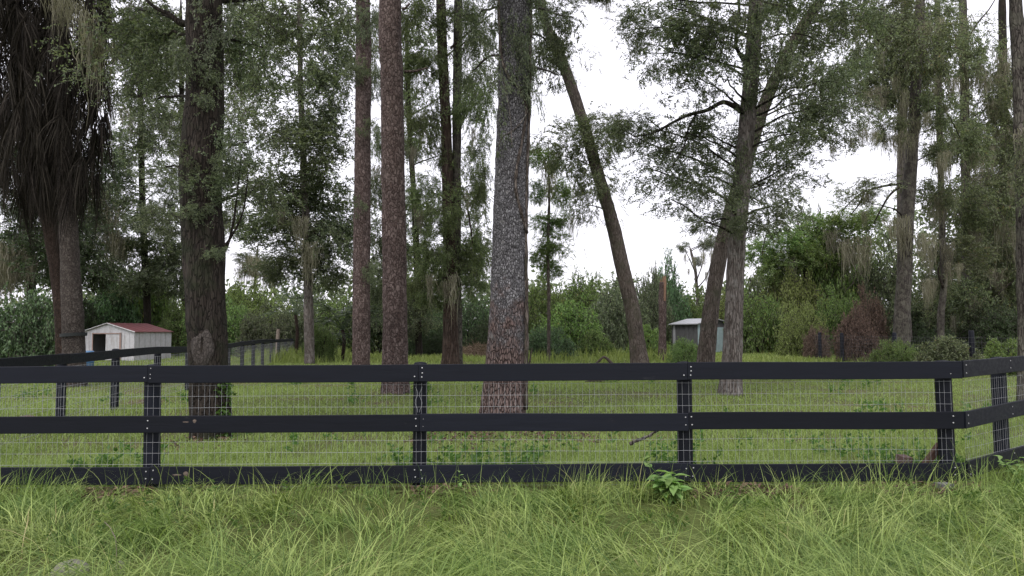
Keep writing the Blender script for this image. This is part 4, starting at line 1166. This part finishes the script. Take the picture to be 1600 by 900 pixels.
    mk('slender_tree', 'slender young tree with one moss beard, between broad grey trunk and leaning trunk', 34, [(857, 556, 5.5), (858, 470, 5), (856, 400, 4.6), (858, 320, 4), (857, 250, 2.5)], 'bark_brown', 'leaf_bright',
       [(855, 250, 26, 16, 26), (840, 300, 14, 18, 14), (872, 300, 18, 22, 18), (850, 350, 22, 16, 18), (870, 380, 20, 16, 18), (845, 400, 18, 16, 16), (862, 420, 20, 14, 18), (832, 240, 14, 20, 14), (880, 345, 14, 12, 9)],
       [(858, 255, 2.4, 1), (893, 340, 1.4, 3)], 96, lw=.07, r0=.03)
    mk('shade_tree', 'airy light green tree spreading above the far wire fence posts', 49, [(1262, 556, 9), (1262, 480, 8), (1258, 420, 7), (1250, 370, 5)], 'bark_oak', 'leaf_bright',
       [(1185, 395, 30, 20, 40), (1225, 372, 34, 20, 40), (1270, 356, 36, 20, 40), (1320, 345, 36, 20, 40), (1365, 340, 30, 20, 40), (1210, 420, 30, 20, 40), (1260, 400, 34, 22, 40), (1330, 390, 34, 24, 40)],
       [(1300, 360, 2.4, 0), (1322, 375, 3.2, 1), (1345, 372, 3.4, 2), (1238, 400, 2, 3)], 99, ll=.15, lw=.07)
    mk('bare_mossy_tree', 'half-dead branching tree with grey moss above the small grey shed', 56, [(1092, 556, 5), (1090, 470, 5), (1086, 420, 4.5), (1080, 395, 3.5)], 'bark_grey', 'leaf_grey',
       [(1068, 386, 8, 8, 8), (1102, 384, 9, 9, 10), (1112, 378, 9, 10, 12), (1090, 408, 9, 6, 5)], [(1085, 402, 1.2, 3), (1099, 395, 1.5, 1), (1070, 398, 1.0, 3), (1111, 392, 1.4, 3), (1104, 425, 1.2, 1), (1076, 420, .9, 3)], 97,
       lm=[[(1088, 440), (1098, 410), (1100, 385)], [(1086, 425), (1075, 400), (1068, 388)], [(1090, 450), (1105, 430), (1112, 400), (1110, 380)]])
    mk('bare_mossy_tree', 'grey moss-hung tree in the gap beyond the side fence', 60, [(398, 556, 5), (398, 470, 5), (400, 420, 4), (402, 395, 3)], 'bark_grey', 'leaf_grey',
       [(385, 405, 20, 8, 12), (415, 410, 20, 10, 14), (400, 425, 24, 8, 14)], [(385, 410, 2.6, 4), (400, 405, 2.8, 4), (415, 415, 2.6, 4), (375, 420, 2, 4), (425, 425, 2, 2)], 98)
build_left_group()

# ---------------------------------------------------------------- palms
def frond_mesh(dead, seed):
    rng = np.random.default_rng(seed)
    geos = []
    t = np.linspace(0, 1, 7)
    # stalk runs out along +x, then falls
    if dead: pet = np.stack([.95 * np.sin(t * 1.3), np.zeros(7), .1 * t - .55 * t ** 2.2], -1)
    else: pet = np.stack([1.1 * t, np.zeros(7), .25 * t - .3 * t ** 2], -1)
    V, Q, T = tube(pet, np.linspace(.018, .01, 7), 5)
    geos.append((V, Q, T))
    tip = pet[-1]; ax = norm(pet[-1] - pet[-2])
    ns = 34
    for k in range(ns):
        f = (k / (ns - 1) - .5) * 2
        sp = f * (1.25 if dead else 1.7)
        side = np.array((0, 1.0, 0)); d = ax * math.cos(sp) + side * math.sin(sp)
        ln = rng.uniform(.7, 1.2) * (1 - .25 * abs(f))
        s = np.linspace(0, 1, 5)[:, None]
        p = tip + d * s * ln * (1 - (.5 if dead else .1) * s)
        p[:, 2] -= ((.75 if dead else .35) * ln * s[:, 0] ** (1.4 if dead else 2.2))
        p += np.cumsum(rng.normal(0, .022, (5, 3)), 0)
        wv = norm(np.cross(d, (0.4, 0, .9)) + rng.normal(0, .5, 3)) * rng.uniform(.005, .013)
        w = wv * np.array([.7, 1, .9, .6, .12])[:, None]
        V = np.stack([p - w, p + w], 1).reshape(-1, 3); i = np.arange(4) * 2
        geos.append((V, np.stack([i, i + 1, i + 3, i + 2], -1), None))
    V, Q, T = merge(geos)
    return new_mesh('frond', V, Q, T)

DEAD = [frond_mesh(True, s) for s in (1, 2, 3, 4)]
LIVE = [frond_mesh(False, s) for s in (5, 6, 7)]
def build_palm(Y, tp, label, mbark, z0, z1, n, nlive, seed, rmul=1.0):
    random.seed(seed)
    root = thing('palm_tree', G(tp[0][0], Y), label, 'palm')
    path, rad = trunk_px([(a, b, Y, w) for a, b, w in tp]); path[0][2] = root.location.z
    part('trunk', trunk_geo(path, rad, rows=90, ring=28, amp=.05, ridge=.02, rs=(5, 5, 5), flare=.12, seed=seed), mbark, root, smooth=True)
    ax = resample(path, 80)
    for k in range(n + nlive):
        dead = k < n
        z = z0 + (z1 - z0) * (k / n) ** .9 if dead else z1 + (k - n) / nlive * .6
        c = ax[int(np.argmin(np.abs(ax[:, 2] - z)))].copy(); c[2] = z
        o = link('frond', random.choice(DEAD if dead else LIVE), M['frond_dead' if dead else 'frond_green'], root)
        o.location = c - wloc(root)
        s = random.uniform(.9, 1.35) * rmul
        f = (z - z0) / (z1 - z0)
        o.scale = (s * (.45 + .9 * min(f, 1) ** .4), s * (.7 + .3 * min(f, 1)), s * random.uniform(.9, 1.4))
        o.rotation_euler = (random.uniform(-.2, .2), random.uniform(-.05, .5) if dead else random.uniform(-.7, .5), k * 2.399 + random.uniform(-.3, .3))
    return root
pz = lambda py, Y: float(P(100, py, Y)[2])
Yp = 20.5
p1 = build_palm(Yp, [(116, 600, 33), (115, 520, 31), (111, 440, 28), (106, 340, 26), (100, 220, 25), (95, 100, 24), (92, -60, 24)], 'grey palm trunk with a strap round it under a huge skirt of dead fronds', M['bark_palm'], pz(262, Yp), pz(-90, Yp), 190, 30, 5)
Yq = 22
build_palm(Yq, [(97, 596, 18), (96, 520, 17), (90, 440, 19), (76, 340, 22), (55, 220, 23), (35, 100, 23), (15, -60, 23)], 'darker brown palm trunk leaning out from behind the strapped one', M['bark_palm_brown'], pz(262, Yq), pz(-80, Yq), 170, 24, 6, 1.1)
def build_strap():
    a = np.linspace(0, 2 * np.pi, 25); c = P(115, 523, Yp)
    V, geos = [], []
    for dz, r in ((-.045, .31), (.045, .31), (.045, .332), (-.045, .332)):
        V.append(np.stack([c[0] + r * np.cos(a), c[1] + r * np.sin(a), np.full(25, c[2] + dz) + .02 * np.cos(a)], -1))
    V = np.stack(V, 1).reshape(-1, 3)
    i = np.arange(24)[:, None] * 4; j = np.arange(4)[None]; k = (j + 1) % 4
    Q = np.stack([i + j, i + k, i + 4 + k, i + 4 + j], -1).reshape(-1, 4)
    o = part('strap', (V, Q, None), M['strap'], None)
    tag(o, 'dark strap bound round the grey palm trunk', 'strap')
build_strap()

# saw palmettos in the thicket
def palmetto(px, py, Y, label, n, s):
    b = G(px, Y); root = thing('palmetto', b, label, 'palmetto', None)
    top = P(px, py, Y)
    path = np.array([b, (b + top) / 2 + (.1, 0, 0), top - (0, 0, .5)])
    part('stem', tube(resample(path, 8), .09, 8), M['bark_palm_brown'], root)
    for k in range(n):
        o = link('frond', random.choice(LIVE), M['frond_green'], root)
        o.location = path[-1] - b; o.scale = (s, s, s)
        o.rotation_euler = (random.uniform(-.3, .3), random.uniform(-1.2, .2), k * 2.399)
palmetto(462, 478, 40, 'palmetto fan plant poking out of the thicket by the side fence', 12, 1.0)
palmetto(535, 500, 38, 'low palmetto clump beside the thinner pine', 14, 1.15)

# ---------------------------------------------------------------- thicket: bushes with shared crowns
def bush_mesh(seed, nl, ns, ll, lw, droop, L, k, flat=1.0):
    rng = np.random.default_rng(seed)
    # unit dome: radius 1 wide, 1 high, base at z=0
    d = norm(rng.normal(size=(nl, 3)) * (1, 1, .9)); d[:, 2] = np.abs(d[:, 2]) * 1.0
    rr = rng.uniform(.5, .92, (nl, 1))
    lc = d * rr * (1, 1, .88) ; lc[:, 2] += .05
    idx = rng.integers(0, nl, ns)
    o = norm(rng.normal(size=(ns, 3)) + d[idx] * .8 + (0, 0, .35))
    p = lc[idx] + o * rng.uniform(.08, .24, (ns, 1))
    ns2 = ns // 6
    low = rng.uniform(-1, 1, (ns2, 3)) * (.85, .85, .3) + (0, 0, .3)
    p = np.concatenate([p, low]); o = np.concatenate([o, norm(rng.normal(size=(ns2, 3)))])
    p[:, 2] = np.maximum(p[:, 2], .02)
    return leafy_mesh('crown', p, o, L, k, ll, lw, droop, 0.0)
BUSH = [bush_mesh(101, 60, 1500, .05, .024, .2, .15, 11), bush_mesh(102, 70, 1600, .044, .023, .35, .14, 11),
        bush_mesh(103, 46, 1200, .07, .034, .55, .22, 10), bush_mesh(104, 80, 1900, .04, .019, .1, .13, 11), bush_mesh(105, 40, 1000, .085, .042, .4, .2, 9)]

def bush(name, px, topy, Y, hw, v, lf, label, group=None, stems=True):
    b = G(px, Y); top = P(px, topy, Y)[2] - b[2]; w = hw * Y / F
    root = thing(name, b, label, 'bush' if 'tree' not in name else 'tree', group)
    o = link('crown', BUSH[v], None, root, 'stuff')
    two_mats(o, M[lf], M['twig'])
    o.scale = (w, w * random.uniform(.8, 1.0), top * .99); o.rotation_euler.z = random.uniform(0, 6.28)
    for q in range(3 if stems else 0):
        a = q * 2.1 + px; e = np.array((math.cos(a) * w * .45, math.sin(a) * w * .45, top * .7))
        o = link('stem', new_mesh('stem', *tube(limb_path((e[0] * .1, e[1] * .1, -.05), e, .05, .15), np.linspace(.07, .02, 9), 6)), M['bark_oak'], root)
BL = [
 # px, topy, Y, halfwidth px, variant, leaf, label
 (45, 455, 31, 62, 2, 'leaf_blue', 'big drooping-leaf bush under the dim moss-hung tree behind the palms'),
 (-40, 470, 30, 60, 4, 'leaf_blue', 'large-leaved blue-green bush where the side fence nears the palms'),
 (112, 440, 44, 50, 1, 'leaf_shaded', 'bush coloured dark as shade, filling the gap between palm trunks and white shed'),
 (175, 430, 48, 62, 2, 'leaf_blue', 'leafy bush rising directly behind the white shed roof'),
 (228, 415, 50, 50, 4, 'leaf_bright', 'pale large-leaved bush behind the far end of the shed roof'),
 (283, 468, 46, 38, 3, 'leaf_bright', 'small rounded bush between white shed and hollow oak'),
 (340, 455, 46, 60, 1, 'leaf_bright', 'bright bush straight behind the hollow oak trunk'),
 (395, 440, 52, 62, 3, 'leaf_yellow', 'yellow-green bush under the gap in the trees past the side fence'),
 (420, 470, 44, 50, 1, 'leaf_oak', 'mid-green bush above the end of the side fence boards'),
 (470, 480, 46, 50, 0, 'leaf_oak', 'bush under the slim grey trunk and palmetto'),
 (525, 450, 50, 60, 1, 'leaf_bright', 'bright bush behind the low palmetto clump'),
 (500, 505, 36, 28, 3, 'leaf_bright', 'low bush swallowing the last post of the side fence'),
 (590, 450, 50, 60, 0, 'leaf_shaded', 'bush coloured dark as shade between the two pines'),
 (650, 440, 52, 60, 2, 'leaf_shaded', 'drooping bush coloured dark as shade between stout pine and double stems'),
 (660, 470, 46, 40, 1, 'leaf_blue', 'glossy bush hanging over a dark hollow by the double stems'),
 (735, 440, 50, 55, 1, 'leaf_blue', 'blue-green bush between double stems and broad grey trunk'),
 (850, 432, 48, 50, 0, 'leaf_bright', 'bright bush behind the slender young tree'),
 (905, 425, 52, 62, 3, 'leaf_bright', 'tall bright bush under the open sky gap'),
 (890, 470, 42, 62, 2, 'leaf_bright', 'spreading bush with drooping sprays before the tall bright one'),
 (850, 510, 38, 50, 3, 'leaf_blue', 'low soft bush at the foot of the slender tree'),
 (965, 440, 47, 50, 0, 'leaf_oak', 'dense bush right behind the leaning trunk'),
 (1015, 418, 50, 44, 3, 'leaf_oak', 'pointed bush above the broken stump'),
 (1045, 405, 54, 34, 0, 'leaf_blue', 'tallest dark bush between stump and small shed'),
 (1075, 445, 56, 44, 1, 'leaf_bright', 'bush directly behind the small grey shed'),
 (1120, 455, 58, 46, 3, 'leaf_yellow', 'pale bush glimpsed between the two leaning-together trunks'),
 (1010, 510, 38, 34, 4, 'leaf_bright', 'low weedy bush at the foot of the broken stump'),
 (1070, 528, 33, 28, 3, 'leaf_bright', 'scrubby bush in front of the small shed'),
 (1185, 440, 46, 50, 1, 'leaf_bright', 'bush beside the grey ridged oak, over the end of the far wire fence'),
 (1235, 410, 48, 56, 0, 'leaf_yellow', 'light green bush overhanging the far wire fence'),
 (1250, 470, 41, 40, 3, 'leaf_yellow', 'low bright bush pushing over the fence posts'),
 (1295, 365, 50, 60, 2, 'leaf_bright', 'tall bush with pale tassels behind the far fence'),
 (1360, 350, 52, 66, 1, 'leaf_oak', 'tall bush behind the moss beards and dead brown bush'),
 (1310, 440, 43, 44, 1, 'leaf_bright', 'bush between the far fence and the dead brown bush'),
 (1440, 470, 42, 60, 0, 'leaf_shaded', 'bush coloured dark as shade behind the shredded trunk'),
 (1520, 440, 45, 66, 1, 'leaf_shaded', 'bush coloured dark as shade under the moss-hung wood'),
 (1600, 430, 44, 66, 0, 'leaf_shaded', 'bush coloured dark as shade at the wood edge beyond the corner panel'),
 (1400, 530, 27, 40, 3, 'leaf_bright', 'low green bush at the foot of the shredded trunk'),
 (1480, 528, 24.6, 48, 4, 'leaf_grey', 'vine-covered bush on the overgrown fence post'),
 (1575, 532, 22.5, 50, 4, 'leaf_bright', 'leafy vine mound on the overgrown fence beyond the corner'),
 (1205, 395, 52, 46, 1, 'leaf_grey', 'grey-green bush rising behind the light green one, next to the ridged oak'),
 (1275, 345, 55, 50, 0, 'leaf_grey', 'tall grey-green bush standing above the pale tassels'),
 (675, 508, 45, 34, 1, 'leaf_shaded', 'low bush coloured dark as shade in the hollow between stout pine and double stems'),  # this and the next three: added, leaf colour imitates the hollows' shade
 (765, 500, 46, 36, 0, 'leaf_shaded', 'low bush coloured dark as shade beside the heap of cut brush'),
 (1450, 500, 36, 44, 1, 'leaf_shaded', 'low bush coloured dark as deep shade past the shredded trunk'),
 (1560, 480, 36, 60, 0, 'leaf_shaded', 'broad bush coloured dark as shade behind the overgrown fence vines'),
 (930, 515, 40, 30, 2, 'leaf_bright', 'low drooping bush to the side of the leaning trunk'),
 (1338, 480, 34, 32, 0, 'leaf_dead', 'tall dead brown bush with withered leaves'),
 (1362, 440, 38, 26, 1, 'leaf_dead', 'withered brown treetop behind the dead brown bush'),
 (1277, 510, 38, 22, 3, 'leaf_dead', 'small withered pinkish bush on a far fence post'),
]
for (px, ty, Y, hw, v, lf, lb) in BL:
    bush('bush', px, ty, Y, hw, v, lf, lb)
# the wood behind, as one mass
def build_wood():
    n = 5200
    px = RNG.uniform(-260, 1860, n); Y = RNG.uniform(58, 72, n)
    X = (px - 800) / F * Y
    prof = np.interp(px, [-260, 0, 120, 260, 340, 440, 560, 760, 830, 900, 1000, 1100, 1180, 1300, 1400, 1480, 1860], [330, 340, 380, 440, 455, 445, 400, 430, 450, 450, 452, 452, 430, 400, 340, 300, 280])
    prof = prof + (vnoise(np.stack([px * .03, np.zeros(n), np.zeros(n)], -1), 77) - .5) * 50
    ztop = CAM_H + (518 - prof) / F * Y
    z = RNG.uniform(0, 1, n) ** .8 * ztop
    g, _ = sprays(np.stack([X, Y, z], -1), norm(RNG.normal(size=(n, 3)) + (0, -.4, .3)), 1.4, 10, .42, .24, .3)
    o = part('distant_wood', g, M['leaf_oak'], None)
    tag(o, 'mass of woodland closing off the far side of the paddock', 'woodland', kind='stuff')
build_wood()

# ---------------------------------------------------------------- sheds
def build_white_shed():
    th = math.radians(11.5)
    W, D, H, R = 3.2, 3.0, 1.52, 1.97
    fr = np.array((-19.9, 39.0)); s = np.array((math.sin(th), math.cos(th))); c = np.array((math.cos(th), -math.sin(th)))
    root = thing('garden_shed', (*(fr - c * W / 2 + s * D / 2), 0), 'small white metal shed with a faded red roof and its door slid open', 'shed')
    def L(x, y, z): # x across front 0..W from the left, y depth
        p = fr - c * (W - x) + s * y; return (p[0], p[1], z)
    def slab(name, x0, x1, y0, y1, z0, z1, m, par=root):
        v = np.array([L(x, y, z) for x in (x0, x1) for y in (y0, y1) for z in (z0, z1)])
        q = np.array([(0, 1, 3, 2), (4, 6, 7, 5), (0, 4, 5, 1), (2, 3, 7, 6), (0, 2, 6, 4), (1, 5, 7, 3)])
        return part(name, (v, q, None), M[m], par)
    slab('wall', 0, .68, 0, .03, 0, H, 'shed_white'); slab('wall', 2.38, W, 0, .03, 0, H, 'shed_white')
    slab('lintel', .68, 2.38, 0, .03, H - .06, H, 'shed_white')
    slab('wall', 0, .03, .032, D, 0, H, 'shed_white'); sw = slab('wall', W - .03, W, .032, D, 0, H, 'shed_white'); slab('wall', .032, W - .032, D - .03, D - .002, 0, H, 'shed_white')
    for k in range(1, 7): slab('rib', W + .001, W + .02, k * .42 - .02, k * .42 + .02, 0, H - .02, 'shed_white', sw)
    for k in (.25, .5, 2.62, 2.9): slab('rib', k - .015, k + .015, -.018, -.001, .02, H - .02, 'shed_white')
    slab('door', 1.5, 2.36, -.03, -.004, .03, H - .07, 'shed_white')
    slab('door_frame', .66, .72, -.04, -.002, 0, H - .04, 'shed_trim'); slab('door_frame', 2.34, 2.44, -.05, -.032, 0, H - .04, 'shed_trim'); slab('door_track', .7, 2.44, -.062, -.052, H - .1, H - .05, 'shed_trim')
    for y0 in (0.0, D - .03):
        v = np.array([L(0, y0, H), L(W, y0, H), L(W / 2, y0, R - .02), L(0, y0 + .03, H), L(W, y0 + .03, H), L(W / 2, y0 + .03, R - .02)])
        part('gable', (v, np.array([(0, 3, 4, 1), (1, 4, 5, 2), (2, 5, 3, 0)]), np.array([(0, 1, 2), (3, 5, 4)])), M['shed_white'], root)
    for sg in (0, 1):
        x0 = -.1 if sg == 0 else W + .1
        e = H - .03; n = 12
        rows = []
        for k in range(n + 1):
            y = -.08 + (D + .16) * k / n; up = .015 if k % 2 else 0
            rows += [L(x0, y, e + up), L(W / 2, y, R + up), L(W / 2, y, R + .03 + up), L(x0, y, e + .03 + up)]
        V = np.array(rows); i = np.arange(n)[:, None] * 4; j = np.arange(4)[None]; kk = (j + 1) % 4
        Q = np.stack([i + j, i + kk, i + 4 + kk, i + 4 + j], -1).reshape(-1, 4)
        Q = np.concatenate([Q, [(0, 1, 2, 3), (n * 4, n * 4 + 3, n * 4 + 2, n * 4 + 1)]])
        ro = part('roof_sheet', (V, Q, None), M['shed_roof'], root)
        a, b = np.array(L(x0, -.09, e + .012)), np.array(L(W / 2, -.09, R + .012))
        part('fascia', tube(np.array([a, b]), .03, 4), M['shed_white'], root)
    slab('floor', .05, W - .05, .05, D - .05, .0, .05, 'shed_dark')
    b = G(139, 31.5)
    z = np.array([0, .04, .3, .32, .34, .6, .62, .64, .86, .9]); r = np.array([.26, .28, .285, .3, .285, .285, .3, .285, .28, .25]) * .8
    o = part('barrel', tube(np.stack([np.full(10, b[0]), np.full(10, b[1]), z * .8 + b[2]], -1), r, 18), M['blue_plastic'], None, smooth=True)
    tag(o, 'blue plastic barrel between the grey palm trunk and the white shed', 'barrel')
build_white_shed()

def build_grey_shed():
    Y0 = 45.5
    root = thing('garden_shed', G(1093, Y0), 'small dark grey shed with pale blue doors half hidden by trunks', 'shed')
    fc = P(1091, 518, Y0)[:2]                        # corner nearest the camera between long side and front
    lc = P(1054, 518, Y0 + 2.1)[:2]
    sd_ = norm(lc - fc); fr_ = np.array((-sd_[1], sd_[0])) if (-sd_[1]) > 0 else np.array((sd_[1], -sd_[0]))
    if fr_[0] < 0: fr_ = -fr_
    D, W, H, R = 2.6, 2.6, 1.86, 2.14
    fr_ = norm(np.array((fr_[0], fr_[1])))
    def L(x, y, z): p = fc + fr_ * x + sd_ * y; return (p[0], p[1], z)
    def slab(name, x0, x1, y0, y1, z0, z1, m, par=root):
        v = np.array([L(x, y, z) for x in (x0, x1) for y in (y0, y1) for z in (z0, z1)])
        q = np.array([(0, 1, 3, 2), (4, 6, 7, 5), (0, 4, 5, 1), (2, 3, 7, 6), (0, 2, 6, 4), (1, 5, 7, 3)])
        return part(name, (v, q, None), M[m], par)
    sw = slab('wall', 0, .04, 0, D, 0, H, 'shed_dark'); slab('wall', .042, W, .0, .04, 0, H, 'shed_dark'); slab('wall', W - .04, W - .002, .042, D - .042, 0, H, 'shed_dark'); slab('wall', .042, W - .042, D - .04, D - .002, 0, H, 'shed_dark')
    for k in range(6): slab('plank', -.022, -.002, .03 + k * D / 6, (k + 1) * D / 6 - .01, .02, H - .02, 'shed_dark', sw)
    slab('corner_trim', -.045, .1, -.05, -.002, 0, H - .01, 'shed_door'); slab('corner_trim', -.06, -.024, D - .4, D - .2, 0, H - .06, 'shed_lightroof')
    for x0 in (.62, 1.42):
        d = slab('door', x0, x0 + .76, -.04, -.004, .08, 1.62, 'shed_door')
        for k in range(5): slab('panel', x0 + .04 + k * .14, x0 + .15 + k * .14, -.055, -.042, .12, 1.58, 'shed_door', d)
    v = np.array([L(0, .0, H), L(W, .0, H), L(W / 2, .0, R), L(0, .04, H), L(W, .04, H), L(W / 2, .04, R)])
    part('gable', (v, np.array([(0, 3, 4, 1), (1, 4, 5, 2), (2, 5, 3, 0)]), np.array([(0, 1, 2), (3, 5, 4)])), M['shed_dark'], root)
    for x0 in (-.18, W + .18):
        V = np.array([L(x0, -.15, H - .06), L(W / 2, -.15, R), L(W / 2, D + .1, R), L(x0, D + .1, H - .06)])
        V = np.concatenate([V, V + (0, 0, .06)])
        part('roof_sheet', (V, np.array([(3, 2, 1, 0), (4, 5, 6, 7), (0, 1, 5, 4), (1, 2, 6, 5), (2, 3, 7, 6), (3, 0, 4, 7)]), None), M['shed_lightroof'], root)
build_grey_shed()

# ---------------------------------------------------------------- small things
def build_small():
    # fallen branch and logs in the paddock
    Y = 20.5
    def log(name, pts, r0, r1, m, label, cat='log'):
        p = resample([P(a, b, y) for a, b, y in pts], 20)
        rt = thing(name, p[0], label, cat)
        part('wood', tube(p, np.linspace(r0, r1, 20) * (1 + .12 * np.sin(np.arange(20) * 1.7)), 9), M[m], rt, smooth=True)
        return rt
    r = log('fallen_branch', [(968, 594, 20.4), (958, 572, 20.5), (951, 563, 20.5), (948, 560, 20.5), (943, 558, 20.5), (936, 564, 20.5), (924, 574, 20.6)], .05, .025, 'wood_dark', 'dark fallen branch arching up out of the paddock grass', 'branch')
    part('side_branch', tube(limb_path(P(952, 598, 20.4), P(915, 594, 20.3), .05, .1), np.linspace(.04, .02, 9), 6), M['wood_dark'], r)
    log('log', [(935, 603, 19.6), (950, 604, 19.5), (972, 605, 19.4)], .045, .03, 'wood_pale', 'small pale split log under the arching fallen branch')
    log('log', [(1040, 602, 19.6), (1070, 603, 19.5), (1097, 603, 19.4)], .06, .07, 'wood_pale', 'pale sawn log lying near the grey ridged oak')
    log('log', [(985, 600, 20), (1015, 600, 19.9), (1036, 601, 19.8)], .05, .05, 'wood_dark', 'dull log lying end to end with the pale sawn log')
    # stick caught in the wire
    p = resample([P(984, 693, 7.02), P(1000, 687, 6.98), P(1016, 680, 6.95), P(1030, 670, 6.92), P(1036, 664, 6.92)], 20)
    p += RNG.normal(0, .003, p.shape)
    o = part('stick', tube(p, np.linspace(.018, .008, 20) * (1 + .2 * np.sin(np.arange(20) * 2.1)), 7), M['bark_grey'], None, smooth=True)
    tag(o, 'crooked grey stick leaning on the wire behind the boards', 'stick')
    # pale broken post near the side fence end
    p = np.array([G(434, 38.5), P(434, 545, 38.5), P(434, 530, 38.5), P(435, 514, 38.5)])
    o = part('broken_post', tube(resample(p, 8), np.linspace(.13, .09, 8), 8), M['wood_pale'], None)
    tag(o, 'pale broken post standing behind the side fence boards', 'post')
    # brush pile
    c = G(748, 41); n = 700
    a = RNG.uniform(0, 6.28, n); rr = np.sqrt(RNG.uniform(0, 1, n))
    x = c[0] + 1.5 * rr * np.cos(a); y = c[1] + 1.0 * rr * np.sin(a); z = .75 * (1 - rr ** 2) * RNG.uniform(.2, 1, n) + .03
    g, _ = sprays(np.stack([x, y, z], -1), norm(RNG.normal(size=(n, 3)) * (1, 1, .4)), .4, 8, .12, .03, .1)
    o = part('brush_pile', g, M['leaf_dead'], None)
    tag(o, 'low brown heap of cut brush beside the broad grey trunk', 'brush pile', kind='stuff')
    # stones, block and brick
    def rock(name, c, r, m, label, cat, seed):
        rng = np.random.default_rng(seed)
        u = np.linspace(0, np.pi, 9); v = np.linspace(0, 2 * np.pi, 12, endpoint=False)
        pts = np.stack([np.outer(np.sin(u), np.cos(v)), np.outer(np.sin(u), np.sin(v)), np.outer(np.cos(u), np.ones(12))], -1).reshape(-1, 3)
        pts = pts * (1 + .35 * (vnoise(pts * 1.7 + seed, seed) - .5)[:, None])
        V = pts * np.array(r) + c
        i = np.arange(8)[:, None] * 12; j = np.arange(12)[None]; k = (j + 1) % 12
        Q = np.stack([i + j, i + 12 + j, i + 12 + k, i + k], -1).reshape(-1, 4)
        o = part(name, (V, Q, None), m, None, smooth=True); tag(o, label, cat)
    rock('stone', P(112, 893, 5.2), (.13, .1, .075), M['stone'], 'rounded grey stone half sunk in the verge grass', 'stone', 3)
    rock('stone', P(188, 893, 5.15), (.035, .035, .075), M['stone'], 'narrow upright grey stone beside the rounded one', 'stone', 4)
    rock('stone', P(42, 653, 10.5), (.13, .1, .035), M['brick'], 'flat pinkish stone on the paddock grass', 'stone', 5)
    o = part('concrete_block', box(*(P(1475, 762, 6.6)), .12, .1, .08, .2), M['concrete'], None); tag(o, 'grey concrete lump at the foot of the corner post', 'block')
    o = part('brick', box(*(P(1412, 718, 7.0)), .12, .09, .07, .4, .2, .1), M['brick'], None); tag(o, 'loose weathered brick lying behind the bottom board', 'brick')
    # dry pale stalk in the foreground grass
    p = np.array([P(182, 880, 5.0), P(182, 855, 5.0), P(180, 840, 5.0), P(172, 824, 5.0), P(163, 815, 5.0)])
    o = part('dry_stalk', tube(p, [.003, .003, .003, .0025, .002], 5), M['wood_pale'], None); tag(o, 'bent pale dry stalk standing in the verge grass', 'stalk')
build_small()

# broad-leaved saplings at the fence
def big_leaf():
    n = 7; s = np.linspace(0, 1, n); w = np.array([.01, .16, .24, .25, .19, .1, .0])
    z = -.25 * s ** 2
    mid = np.stack([s, np.zeros(n), z], -1); a = mid + np.stack([np.zeros(n), w, w * .35], -1); b = mid + np.stack([np.zeros(n), -w, w * .35], -1)
    V = np.stack([a, mid, b], 1).reshape(-1, 3); i = np.arange(n - 1) * 3
    Q = np.concatenate([np.stack([i, i + 1, i + 4, i + 3], -1), np.stack([i + 1, i + 2, i + 5, i + 4], -1)])
    return new_mesh('leaf', V, Q, None, True)
BIG = big_leaf(); BIG.materials.append(M['leaf_sapling'])
def sapling(px, py_top, Y, label, stems, per, ls, spread):
    b = G(px, Y); root = thing('sapling', b, label, 'sapling')
    for s in range(stems):
        top = P(px + random.uniform(-spread, spread), py_top + random.uniform(0, 45) * (s > 0), Y + random.uniform(-.12, .12))
        path = resample([b + (random.uniform(-.04, .04), random.uniform(-.04, .04), 0), (b + top) / 2 + (random.uniform(-.04, .04), 0, .02), top], 10)
        part('stem', tube(path, np.linspace(.006, .002, 10), 5), M['leaf_weed'], root)
        for k in range(per):
            f = .25 + .75 * k / (per - 1); p = path[min(9, int(f * 9))]
            o = link('leaf', BIG, None, root); o.location = p - b
            sc = ls * random.uniform(.7, 1.15); o.scale = (sc, sc, sc)
            o.rotation_euler = (random.uniform(-.3, .3), random.uniform(-.5, .35), k * 2.4 + s + random.uniform(-.3, .3))
sapling(1042, 718, 6.42, 'bright broad-leaved sapling growing up against the bottom board', 10, 9, .15, 36)
sapling(725, 738, 6.62, 'tiny leafy seedling in front of the bottom board', 2, 7, .055, 8)
sapling(1585, 712, 7.0, 'leafy weed clump against the turning fence panel', 6, 8, .08, 26)
sapling(1478, 630, 6.98, 'thin leafy creeper stem beside the corner post', 2, 7, .06, 22)
